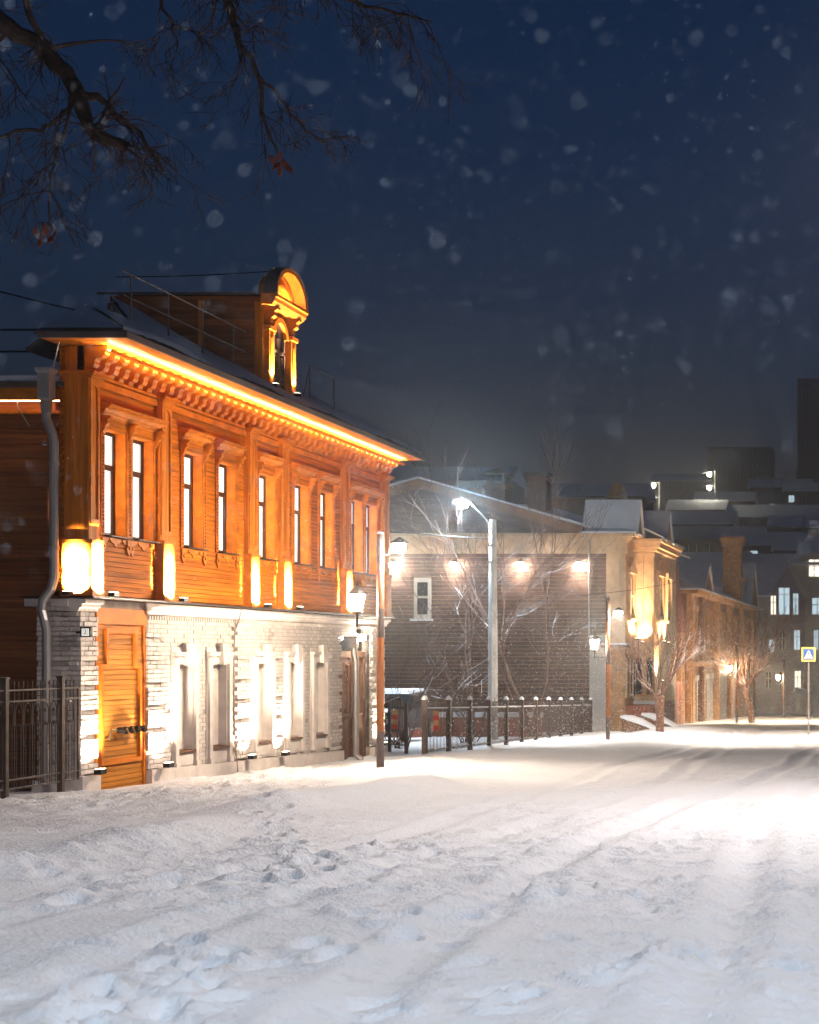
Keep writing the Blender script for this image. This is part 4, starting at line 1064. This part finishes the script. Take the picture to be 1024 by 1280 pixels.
# tree whose boughs hang into the top of the picture; its trunk stands left of the frame
ot = thing('overhanging_tree', 'bare tree reaching dark twiggy boughs into the top left', 'tree', (-9.4, 12.6, gz(12.6)))
tm = MB(); g = gz(12.6)
tm.tube([(-9.4, 12.6, g-.4), (-9.35, 12.6, g+1), (-9.3, 12.5, g+3), (-9.1, 12.4, g+5.2), (-9.0, 12.4, g+7.5), (-9.1, 12.5, g+9.5)], [.34, .27, .23, .19, .13, .06], 12)
tm.build('trunk', M['bark'], ot, smooth=True)
cr = MB(); rg3 = random.Random(11)
def limb(pix, Y, r0, r1, side, lv, kids=3, L=.75, droop=.10, lead=None):
    pts = [at(a, b, Y+c) for (a, b, c) in pix]
    if lead: pts = [Vector(p) for p in lead]+pts
    # smooth
    sm = []
    for i in range(len(pts)-1):
        for k in range(4):
            t = k/4; p0 = pts[max(i-1, 0)]; p1 = pts[i]; p2 = pts[i+1]; p3 = pts[min(i+2, len(pts)-1)]
            sm.append(.5*((2*p1)+(p2-p0)*t+(2*p0-5*p1+4*p2-p3)*t*t+(3*p1-p0-3*p2+p3)*t*t*t) + Vector((rg3.gauss(0, .008), rg3.gauss(0, .01), rg3.gauss(0, .008))))
    sm.append(pts[-1]); n = len(sm)
    rad = [(r0+(r1-r0)*i/(n-1))*(1+rg3.uniform(-.12, .12)) for i in range(n)]
    cr.tube(sm, rad, 8 if r0 > .03 else 5)
    for k in range(side):
        i = rg3.randint(int(n*.25), n-2); d = (sm[i+1]-sm[i]).normalized()
        nd = (d*.5+Vector((rg3.gauss(0, .7), rg3.gauss(0, .7), rg3.gauss(-.35, .6)))).normalized()
        grow(cr, sm[i], nd, L*rg3.uniform(.55, 1.25), max(.006, rad[i]*.33), lv, rg3, .75, droop, kids, 5, .2, .0028)
Yt = 12.0
limb([(-60, 5, 0), (0, 30, 0), (45, 55, .1), (82, 92, .1), (100, 130, 0), (118, 168, 0), (160, 185, .1)], Yt, .085, .045, 12, 2, 3, .55, .12, [(-9.1, 12.4, g+5.4)])
limb([(30, -20, 0), (38, 25, 0), (62, 58, .1), (80, 85, .1)], Yt, .03, .02, 5, 2, 3, .4, .08)
limb([(100, 118, 0), (130, 125, .15), (150, 150, .2), (175, 165, .3), (205, 215, .3)], Yt, .035, .010, 12, 2, 3, .4, .12)
limb([(95, 125, 0), (80, 140, -.1), (55, 160, -.15), (20, 165, -.2), (-20, 180, -.2)], Yt, .022, .010, 9, 2, 3, .45, .15)
limb([(85, 100, 0), (88, 140, -.2), (70, 190, -.2), (62, 240, -.2), (60, 285, -.2)], Yt, .014, .006, 12, 2, 3, .38, .18)
limb([(170, -90, .4), (265, -40, .3), (287, 5, .3), (300, 50, .2), (325, 100, .2), (330, 150, .2), (348, 195, .2)], Yt, .045, .008, 20, 2, 3, .48, .10, [(-9.05, 12.4, g+7.3)])
limb([(320, 92, .2), (345, 115, .2), (370, 150, .3), (400, 172, .3), (440, 168, .3)], Yt, .016, .005, 10, 2, 3, .3, .05)
limb([(265, -40, .3), (330, -30, .5), (400, -10, .6), (455, 5, .6), (500, 18, .6), (542, 28, .6)], Yt, .032, .007, 20, 2, 3, .42, .14)
limb([(190, -60, .3), (200, 0, .1), (215, 30, .1), (222, 60, .1)], Yt, .02, .006, 9, 2, 3, .42, .12)
limb([(-80, 60, .2), (-20, 40, .2), (0, 75, .1), (25, 115, .1)], Yt, .016, .006, 8, 2, 3, .4, .1)
cr.build('crown', M['bark'], ot)
lm = MB(); lm.prism([(-.028, 0), (-.012, .03), (0, .05), (.014, .028), (.026, -.004), (.008, -.03), (0, -.055), (-.012, -.028)], 'y', -.002, .002)
lme = None
for (px, py) in [(341, 200), (346, 207), (350, 214), (356, 205), (362, 211), (349, 196), (45, 290), (52, 296), (58, 288), (63, 299), (68, 292), (55, 283), (50, 303), (66, 284)]:
    p = at(px, py, Yt-.1+rg3.uniform(-.1, .1))
    if lme is None: lo = lm.build('leaf', M['leaf'], None); lme = lo.data; lo.parent = ot
    else: lo = link(bpy.data.objects.new('leaf', lme)); lo.parent = ot
    lo.location = p-ORG[ot.name]; lo.rotation_euler = (rg3.uniform(-.5, .5), rg3.uniform(-.7, .7), rg3.uniform(-1.2, 1.2))

def bare_tree(name, label, x, y, stems, material, seed, cat='tree', lv=3, kids=4, spread=.55, up=.06, trunk=None, droop=0):
    g = snow_z(x, y); rg = random.Random(seed)
    t = thing(name, label, cat, (x, y, g))
    tr = MB(); c = MB()
    if trunk: tr.tube([Vector((x, y, g-.2))+Vector(p) for p, r in trunk], [r for p, r in trunk], 8)
    base = Vector((x, y, g-.1))
    for (off, d, L, r) in stems:
        grow(c if trunk else c, base+Vector(off), Vector(d), L, r, lv, rg, spread, droop, kids, 6, .10, .006, up)
    if not trunk:
        for (off, d, L, r) in stems[:2]: tr.tube([base+Vector(off)-Vector((0, 0, .2)), base+Vector(off)+Vector(d).normalized()*.3], [r*1.3, r*1.02], 7)
    tr.build('trunk', M['bark'] if not trunk else material, t); c.build('crown', material, t)
    return t
# two-stemmed tree before the dark wall
bare_tree('bare_tree', 'slender bare tree forking upwards behind the picket fence', -13.2, 57.5,
          [((0, 0, 0), (-.05, 0, 1), 6.6, .085), ((.1, 0, .1), (.22, .1, 1), 6.0, .07), ((0, 0, .2), (-.45, 0, 1), 4.2, .05), ((.1, 0, .5), (.5, 0, 1), 3.6, .04)], M['bark_snow'], 5, lv=3, kids=4, spread=.5, up=.03)
bare_tree('bare_tree', 'bare leaning tree with snow-dusted twigs left of the concrete street light', -15.6, 58.5,
          [((0, 0, 0), (-.35, 0, 1), 5.2, .065), ((.2, 0, 0), (.25, 0, 1), 4.6, .06), ((.1, .1, 0), (-.7, 0, 1), 3.6, .05), ((0, 0, 0), (.0, 0, 1), 5.6, .06)], M['bark_snow'], 8, lv=3, kids=4, spread=.6, up=.02)
for k, (x, y, s) in enumerate(((-14.3, 45.5, 7), (-13.6, 50.5, 9), (-13.0, 63.5, 12))):
    rg4 = random.Random(40+k)
    bare_tree('bare_shrub', ['twiggy snow-dusted shrub just inside the fence near the gate', 'twiggy shrub inside the fence at the foot of the concrete street light', 'low snowy shrub at the far end of the picket fence'][k], x, y,
              [((rg4.uniform(-.3, .3), rg4.uniform(-.3, .3), 0), (rg4.uniform(-.8, .8), rg4.uniform(-.6, .6), 1), rg4.uniform(1.2, 2.4)*(.6 if k == 2 else 1), .022) for j in range(s)], M['bark_snow'], 60+k, 'shrub', lv=2, kids=4, spread=.6, up=.02)
# pruned pavement tree
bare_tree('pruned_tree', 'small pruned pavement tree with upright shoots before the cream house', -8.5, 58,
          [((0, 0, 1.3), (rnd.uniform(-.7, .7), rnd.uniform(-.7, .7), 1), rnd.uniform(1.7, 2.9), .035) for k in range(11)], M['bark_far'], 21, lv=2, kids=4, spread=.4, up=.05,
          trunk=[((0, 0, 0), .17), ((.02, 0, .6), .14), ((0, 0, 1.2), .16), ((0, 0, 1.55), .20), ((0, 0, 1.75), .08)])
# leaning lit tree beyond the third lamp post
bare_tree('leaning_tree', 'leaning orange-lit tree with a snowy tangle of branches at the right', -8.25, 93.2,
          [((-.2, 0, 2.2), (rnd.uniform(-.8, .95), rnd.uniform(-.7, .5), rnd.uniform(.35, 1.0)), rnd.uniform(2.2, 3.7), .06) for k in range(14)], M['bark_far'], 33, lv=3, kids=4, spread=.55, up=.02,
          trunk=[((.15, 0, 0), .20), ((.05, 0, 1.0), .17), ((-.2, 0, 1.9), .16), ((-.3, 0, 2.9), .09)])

# ------------------------------------------------------------------ brown timber house farther down
th = thing('timber_house', 'brown and ochre carved timber house with a square chimney down the street', 'house', (-12, 95, gz(95)))
T0, T1, TX = 93.0, 141.0, -12.3
MB().box(-24, TX, 95, T1, -6, 5.0).build('wall_core', M['ochre_dark'], th)
tg0 = MB().prism([(-20, -4), (-12.35, -4), (-12.35, 3.0), (-12.9, 6.4), (-15.5, 6.4), (-20, 3)], 'y', 93.0, 95.0).build('side_gable', M['ochre'], th)
MB().prism([(-12.30, 2.6), (-12.80, 6.9), (-13.0, 6.9), (-12.5, 2.6)], 'y', 92.6, 95.0).build('barge_board', M['redwood'], tg0)
for i, (y0, y1) in enumerate([(95.2, 97), (101, 102.6), (110, 111.5), (119, 120.5), (129, 130.5), (139.3, 141)]):
    MB().box(TX, TX+.30, y0, y1, -5.5, 5.0).box(TX+.3, TX+.36, y0+.3, y1-.3, -3, 4.6).build('pilaster', M['ochre'] if i != 1 else M['ochre_dark'], th)
MB().box(TX-.2, TX+.8, 94.5, T1+.3, 5.0, 5.3).box(TX-.2, TX+.4, 95, T1, .5, .8).build('cornice', M['ochre'], th)
for y0 in (98.3, 104.2, 107, 113.2, 116, 122.5, 125.5, 132.5, 135.5):
    w = MB().box(TX, TX+.12, y0-.3, y0+1.5, 1.4, 1.6).box(TX, TX+.12, y0-.3, y0, 1.6, 4.0).box(TX, TX+.12, y0+1.2, y0+1.5, 1.6, 4.0).box(TX, TX+.2, y0-.4, y0+1.6, 4.0, 4.35).build('window', M['ochre'], th)
    MB().box(TX, TX+.02, y0, y0+1.2, 1.6, 4.0).build('pane', M['glass'], w)
    w = MB().box(TX, TX+.12, y0-.3, y0, -4, -.4).box(TX, TX+.12, y0+1.2, y0+1.5, -4, -.4).box(TX, TX+.2, y0-.4, y0+1.6, -.4, -.1).build('window', M['stone'], th)
    MB().box(TX, TX+.02, y0, y0+1.2, -3, -.4).build('pane', M['glass'], w)
MB().slab([(TX+1.0, 94.4, 5.3), (TX+1.0, T1+.5, 5.3), (-16.5, T1-4, 8.0), (-16.5, 98, 8.0)], .1).slab([(TX+1.0, 94.4, 5.3), (-16.5, 98, 8.0), (-18, 98, 8), (-21, 94.4, 5.3)], .1).build('roof', M['snow'], th)
# street gables with curved boards
for (y0, y1, zt, mt) in ((99, 104.5, 7.0, 'ochre_dark'), (133, 141, 9.2, 'ochre')):
    c = (y0+y1)/2
    gg_ = MB().prism([(y0, 5.3), (y1, 5.3), (y1-(y1-y0)*.2, 5.3+(zt-5.3)*.35), (c+.4, 5.3+(zt-5.3)*.75), (c, zt), (c-.4, 5.3+(zt-5.3)*.75), (y0+(y1-y0)*.2, 5.3+(zt-5.3)*.35)], 'x', TX, TX+.6).build('street_gable', M[mt], th)
    MB().slab([(TX+.7, y0, 5.35), (TX+.7, c, zt+.1), (-16, c, zt+.1), (-16, y0, 5.35)], .08).slab([(TX+.7, c, zt+.1), (TX+.7, y1, 5.35), (-16, y1, 5.35), (-16, c, zt+.1)], .08).build('gable_roof', M['snow'], gg_)
ch = MB().box(-12.9, -11.5, 122.0, 123.4, 5.0, 9.6).box(-13.1, -11.3, 121.8, 123.6, 7.0, 7.25).build('chimney', M['ochre'], th)
MB().lathe([(.95, 9.6), (1.35, 10.3), (1.35, 10.45)], -12.2, 122.7, 4, R(45)).build('chimney_cap', M['ochre'], ch)
MB().lathe([(1.3, 10.452), (1.1, 10.6)], -12.2, 122.7, 4, R(45)).build('snow_cap', M['snow'], ch)
# plank yard fence between the cream house and the timber house
pf = thing('plank_fence', 'tall reddish plank fence between the cream house and the brown timber house', 'fence', (-12.2, 85, gz(85)))
y = 77.2; k = 0
while y < 92.5:
    g = gz(y); piece('plank', M['redwood'] if k % 5 else M['stone'], pf, -12.25, -12.19, y, y+.30, g-.3, g+2.5+rnd.uniform(-.05, .05)); y += .33; k += 1
for h in (.5, 2.0): MB().prism([(77.2, gz(77.2)+h), (92.5, gz(92.5)+h), (92.5, gz(92.5)+h+.1), (77.2, gz(77.2)+h+.1)], 'x', -12.34, -12.255).build('rail', M['redwood'], pf)

# ------------------------------------------------------------------ lilac building closing the street, with lit windows
far = thing('lilac_building', 'lilac and grey three-storey building with lit windows at the end of the street', 'building', (-9, 165, -5.2))
LY = 165.0
def fx(px): return (px-CX)/F*LY
def fz(py): return EYE+(CY-py)/F*LY
lw = MB().prism([(-20, -7), (fx(1040), -7), (fx(1040), fz(745)), (fx(1006), fz(745)), (fx(985), fz(708)), (fx(962), fz(745)), (-20, fz(745))], 'y', LY, LY+10).build('wall', M['lilac'], far)
MB().prism([(fx(983), fz(704)), (fx(988), fz(700)), (fx(1012), fz(742)), (fx(1040), fz(742)), (fx(1040), fz(750)), (fx(1007), fz(750))], 'y', LY-.5, LY+1).build('raking_cornice', M['stone'], far)
MB().box(fx(1007), 6, LY-.4, LY+9, -7, fz(751)).build('wing_wall', M['stone'], far)
MB().prism([(fx(990), fz(704)), (fx(1004), fz(690)), (6, fz(690)), (6, fz(742)), (fx(1012), fz(742))], 'y', LY+1, LY+9).build('attic_wall', M['stone'], far)
MB().slab([(fx(990), LY+.5, fz(704)), (6, LY+.5, fz(702)), (6, LY+6, fz(672)), (fx(998), LY+6, fz(672))], .2).slab([(-20, LY-.5, fz(744)), (fx(962), LY-.5, fz(744)), (fx(985), LY+5, fz(706)), (-20, LY+5, fz(706))], .2).build('roof', M['snow'], far)
for (x0, x1, y0, y1, mt) in [(964, 970, 745, 768, 'pane_far'), (974, 987, 735, 768, 'pane_cool'), (992, 998, 742, 768, 'pane_cool'), (1011, 1024, 699, 720, 'pane_far'), (1016, 1028, 748, 768, 'pane_cool'), (962, 968, 800, 815, 'pane_cool'), (993, 1000, 788, 812, 'pane_cool'), (1018, 1023, 788, 812, 'pane_cool'), (994, 1001, 839, 862, 'pane_far'), (958, 964, 840, 860, 'glass'), (975, 981, 790, 812, 'glass'), (975, 981, 840, 862, 'glass')]:
    yy = LY-.45 if x0 > 1007 and y0 > 740 else (LY+.95 if x0 > 1007 else LY-.03)
    w = MB().box(fx(x0)-.12, fx(x1)+.12, yy-.06, yy, fz(y1)-.15, fz(y0)+.12).build('window', M['stone'], far)
    MB().box(fx(x0), fx(x1), yy-.08, yy-.061, fz(y1), fz(y0)).build('pane', M[mt], w)
    c = (fx(x0)+fx(x1))/2
    MB().box(c-.05, c+.05, yy-.11, yy-.081, fz(y1), fz(y0)).box(fx(x0), c-.05, yy-.11, yy-.081, fz(y0+8)-.05, fz(y0+8)+.05).box(c+.05, fx(x1), yy-.11, yy-.081, fz(y0+8)-.05, fz(y0+8)+.05).build('window_frame', M['white'], w)
# far vehicle-like kiosk under snow at its foot
ks = thing('snowy_kiosk', 'low snow-covered kiosk at the foot of the lilac building', 'kiosk', (-9.5, 150, gz(150)))
def kx(px): return (px-CX)/F*150
MB().prism([(kx(994), gz(150)-.2), (kx(1016), gz(150)-.2), (kx(1014), gz(150)+1.6), (kx(996), gz(150)+2.2)], 'y', 150, 152).build('wall', M['stone'], ks)
MB().prism([(kx(993), gz(150)+2.21), (kx(1016), gz(150)+1.62), (kx(1015), gz(150)+1.95), (kx(1004), gz(150)+2.5), (kx(994), gz(150)+2.6)], 'y', 149.8, 152.2).build('snow_cap', M['snow'], ks)

# ------------------------------------------------------------------ pedestrian crossing sign
sy = 62.0; sg = at(1011, 818, sy); gr = snow_z(sg.x, sy)
sn_ = thing('crossing_sign', 'square pedestrian crossing sign with yellow border on a thin post', 'sign', (sg.x, sy, gr))
MB().tube([(sg.x, sy, gr-.3), (sg.x, sy, sg.z+.2)], .035, 8).build('post', M['zinc'], sn_)
hs = .29
MB().box(sg.x-hs, sg.x+hs, sy-.06, sy-.04, sg.z-hs, sg.z+hs).build('border', M['yellow'], sn_)
MB().box(sg.x-hs*.72, sg.x+hs*.72, sy-.066, sy-.061, sg.z-hs*.72, sg.z+hs*.72).build('panel', M['blue'], sn_)
MB().prism([(sg.x-hs*.6, sg.z-hs*.55), (sg.x+hs*.6, sg.z-hs*.55), (sg.x, sg.z+hs*.6)], 'y', sy-.072, sy-.067).build('triangle', M['white'], sn_)
wk = MB(); q = hs*.5
def wp(pts): wk.prism([(sg.x+a*q, sg.z+b*q) for a, b in pts], 'y', sy-.078, sy-.073)
wp([(-.08, .62), (.08, .62), (.08, .45), (-.08, .45)]); wp([(-.12, .42), (.12, .42), (.10, -.2), (-.12, -.2)])
wp([(-.12, -.2), (.0, -.2), (-.32, -.95), (-.45, -.95)]); wp([(.0, -.2), (.10, -.2), (.40, -.95), (.27, -.95)])
wp([(.12, .40), (.12, .25), (.36, -.05), (.42, .05)]); wp([(-.12, .40), (-.12, .25), (-.36, -.05), (-.42, .05)])
wk.build('walking_figure', M['black'], sn_)

# ------------------------------------------------------------------ houses, lights and bare woods on the far hill
def hz_(x, y): return float(ground_z(np.array([x]), np.array([y]))[0])
def hill_house(px, py, Y, w, d, h, rh, label, wm='hillwall', lit=(), name='hill_house', roofm='snow'):
    p = at(px, py, Y); x = p.x; top = p.z; g = min(hz_(x-w/2, Y), hz_(x+w/2, Y), hz_(x, Y+d))-1
    t = thing(name, label, 'house' if name == 'hill_house' else 'building', (x, Y, g))
    MB().box(x-w/2, x+w/2, Y, Y+d, g, top-rh).build('wall', M[wm], t)
    if rh > .1:
        MB().prism([(Y-.6, top-rh), (Y+d+.6, top-rh), (Y+d/2, top)], 'x', x-w/2-.5, x+w/2+.5).build('roof', M[roofm], t)
    else: MB().box(x-w/2-.2, x+w/2+.2, Y-.2, Y+d+.2, top-rh, top-rh+.3).build('roof', M['metal'], t)
    nw = max(2, int(w/3.2)); zz = top-rh-2.4; fl = 0
    while zz > g+2 and fl < 8:
        for k in range(nw):
            xx = x-w/2+(k+.5)*w/nw
            isl = (fl, k) in lit
            wi = MB().box(xx-.6, xx+.6, Y-.06, Y-.002, zz, zz+1.5).build('window', M['pane_cool'] if isl else M['glass'], t)
            MB().box(xx-.04, xx+.04, Y-.10, Y-.061, zz, zz+1.5).build('window_frame', M['white'], wi)
        zz -= 3.1; fl += 1
    return t
hill_house(950, 628, 330, 24, 10, 8, 3.2, 'long hill house with two small bluish lit windows', lit=((0, 5), (0, 6)))
hill_house(845, 636, 300, 22, 9, 7, 3.0, 'long snowy-roofed hill house above the cream gables')
hill_house(925, 560, 430, 18, 10, 9, .05, 'dark flat-topped block on the crest of the hill', 'hillwall', name='hill_block')
hill_house(1018, 474, 420, 9, 10, 30, .05, 'tall dark red tower block cut by the right edge', 'redbrick', lit=(), name='tower_block')
hill_house(1000, 642, 300, 12, 9, 7, 2.6, 'small snowy-roofed hill house left of the tower block foot')
hill_house(872, 688, 235, 15, 8, 6, 2.4, 'hill house with a row of warm lit windows behind the timber house roof', lit=((0, 1), (0, 3)))
hill_house(985, 690, 235, 12, 8, 6, 2.4, 'hill house hidden low behind the lilac building roof')
hill_house(850, 590, 430, 16, 10, 8, 2.5, 'dark hill house left of the twin hillside lights')
hill_house(560, 578, 260, 20, 12, 9, 3.0, 'dark snowy-roofed house behind the gabled house ridge')
hill_house(735, 600, 250, 18, 10, 9, 2.6, 'dark distant house above the cream front roof')
for k, (px, py, Y, w, wall, lit) in enumerate([(905, 612, 350, 13, 'hillwall', ((0, 1),)), (975, 596, 380, 15, 'redbrick', ((0, 2), (1, 1))), (1008, 600, 350, 10, 'hillwall', ((0, 0),)), (835, 655, 262, 13, 'hillwall', ()), (900, 655, 262, 14, 'redbrick', ((0, 2),)), (955, 662, 255, 13, 'hillwall', ((0, 1), (1, 2))), (1010, 668, 250, 11, 'hillwall', ((0, 1),)), (870, 622, 330, 12, 'redbrick', ())]):
    hill_house(px, py, Y, w, 9, 7, 2.6, ['small hill house just right of the right double street light', 'reddish hill house with lit windows under the crest', 'narrow hill house touching the tower block', 'dark hill house rising over the cream bay', 'reddish hill house behind the timber house chimney', 'hill house with scattered lit windows left of the lilac roof', 'hill house right above the lilac building', 'reddish hill house between the double street lights'][k], wall, lit)
def hill_light(px, py, Y, label):
    p = at(px, py, Y); x = p.x; g = hz_(x, Y)
    t = thing('hill_street_light', label, 'street light', (x+.6, Y, g), 'double street lights on the far hill')
    MB().tube([(x+1.2, Y, g-1), (x+1.2, Y, p.z+.8)], .12, 6).build('pole', M['concrete'], t)
    for dz in (0, -2.9):
        a = MB().tube([(x+1.2, Y, p.z+dz+.6), (x, Y, p.z+dz+.5), (x-1.6, Y, p.z+dz+.3)], .06, 5).build('arm', M['white'], t)
        MB().lathe([(.1, p.z+dz-.5), (.42, p.z+dz-.35), (.45, p.z+dz+.2), (.2, p.z+dz+.35)], x, Y-.3, 8).build('lamp_globe', glow('hill_bulb', (1, .93, .72), 60), a)
        lamp('POINT', 'hill_light', t, (x, Y-1.2, p.z+dz), 60, (1, .86, .62), size=.4)
hill_light(817, 607, 313, 'left double street light on the hill above the gables')
hill_light(887, 593, 335, 'right double street light higher on the hill')
fw = MB(); rw = random.Random(77)
for i in range(1900):
    Y = rw.uniform(205, 480); x = rw.uniform(-.30, .02)*Y-2; g = hz_(x, Y); h = rw.uniform(5, 10)
    c = Vector((x, Y, g))
    fw.tube([c-Vector((0, 0, .5)), c+Vector((0, 0, h*.9))], [.16, .03], 3)
    for k in range(9):
        a = rw.uniform(0, 6.28); z0 = rw.uniform(.25, .75)*h; l = rw.uniform(.25, .45)*h
        b = c+Vector((0, 0, z0)); e_ = b+Vector((math.cos(a)*l*.5, math.sin(a)*l*.5, l*.75))
        fw.tube([b, e_], [.09, .02], 3)
tag(fw.build('far_woods', M['wood_far'], None), 'bare brown woods covering the far hillside', 'trees', None, 'stuff')

# ------------------------------------------------------------------ overhead wires
def wire(pts, r, label, sag=.0, n=14):
    a, b = Vector(pts[0]), Vector(pts[1]); P = []
    for k in range(n+1):
        t = k/n; p = a+(b-a)*t; p.z -= sag*4*t*(1-t); P.append(p)
    o = MB().tube(P, r, 4).build('overhead_wire', M['iron'], None); tag(o, label, 'wire', 'overhead wires'); return o
wire([(-18, 21.5, 8.2), at(150, 400, 27.0)], .014, 'thin wire sagging down to the near roof corner', .15)
wire([at(145, 346, 31.0), at(338, 339, 31.5)], .012, 'thin wire stretched above the dormer ridge', .03)
wire([(-13.97, 54.8, gz(55)+7.1), (-20.5, 50, 5.9)], .022, 'lit wire running left from the concrete street light', .1)
wire([(-13.97, 55, gz(55)+5.0), (-9.28, 70, 4.6)], .01, 'thin wire from the concrete street light across the cream front', .2)

# ------------------------------------------------------------------ falling snow
def flakes():
    rg = np.random.RandomState(12)
    pos = []; rad = []
    for (n, y0, y1, r0, r1) in ((1700, 2.6, 9, .0005, .0012), (3600, 9, 24, .0014, .0030), (6000, 24, 45, .0035, .0065), (12000, 38, 66, .005, .010)):
        Y = rg.uniform(y0, y1, n); X = rg.uniform(-.60, .02, n)*Y
        Z = EYE+(rg.uniform(-.16, .45, n) if y1 < 60 else rg.uniform(-.10, .22, n))*Y
        ok = (Z > -.031*Y+.05) & ~((X < -12.0) & (Y > 23.4) & (Y < 39.2) & (Z < 9.4))
        pos.append(np.stack([X, Y, Z], 1)[ok]); rad.append((r0+(r1-r0)*rg.rand(n)**2)[ok])
    n = 26000                                        # snow blown low along the street
    Y = rg.uniform(38, 125, n); X = rg.uniform(-12.0, -1.0, n); Z = -.031*Y+.1+3.6*rg.rand(n)**1.7
    pos.append(np.stack([X, Y, Z], 1)); rad.append(.006+.008*rg.rand(n)**2)
    n = 850                                          # close to the lens, out of focus
    Y = rg.uniform(1.1, 3.4, n); X = rg.uniform(-.60, .0, n)*Y; Z = EYE+rg.uniform(.06, .45, n)*Y
    pos.append(np.stack([X, Y, Z], 1)); rad.append((.0004+.0006*rg.rand(n)**2))
    P = np.concatenate(pos); Rr = np.concatenate(rad); N_ = len(P)
    octv = np.array([(1, 0, 0), (-1, 0, 0), (0, 1, 0), (0, -1, 0), (0, 0, 1), (0, 0, -1)], float)
    octf = np.array([(0, 2, 4), (2, 1, 4), (1, 3, 4), (3, 0, 4), (2, 0, 5), (1, 2, 5), (3, 1, 5), (0, 3, 5)])
    st = np.ones((N_, 1, 3)); st[:, 0, 2] = rg.uniform(.8, 1.6, N_)
    V = (P[:, None, :]+octv[None]*Rr[:, None, None]*st).reshape(-1, 3)
    Fc = (octf[None]+6*np.arange(N_)[:, None, None]).reshape(-1, 3)
    me = bpy.data.meshes.new('snowflakes'); me.vertices.add(len(V)); me.vertices.foreach_set('co', V.ravel())
    me.loops.add(Fc.size); me.loops.foreach_set('vertex_index', Fc.ravel().astype(np.int32))
    me.polygons.add(len(Fc)); me.polygons.foreach_set('loop_start', np.arange(0, Fc.size, 3, dtype=np.int32)); me.update(); me.validate()
    me.materials.append(M['flake']); o = link(bpy.data.objects.new('snowflakes', me)); tag(o, 'white snowflakes drifting through the night air', 'snow', None, 'stuff')
flakes()

# ------------------------------------------------------------------ snowy air
hz = MB().box(-330, 310, -45, 630, -12, 92).build('haze', None, None); tag(hz, 'pale snowy air between the houses', 'haze', None, 'stuff')
hm = bpy.data.materials.new('haze'); hm.use_nodes = True; t = hm.node_tree; t.nodes.clear()
ou = t.nodes.new('ShaderNodeOutputMaterial'); pv = t.nodes.new('ShaderNodeVolumePrincipled')
pv.inputs['Color'].default_value = (.92, .93, .96, 1); pv.inputs['Density'].default_value = .0011; pv.inputs['Anisotropy'].default_value = .90
t.links.new(pv.outputs[0], ou.inputs['Volume']); hz.data.materials.append(hm)
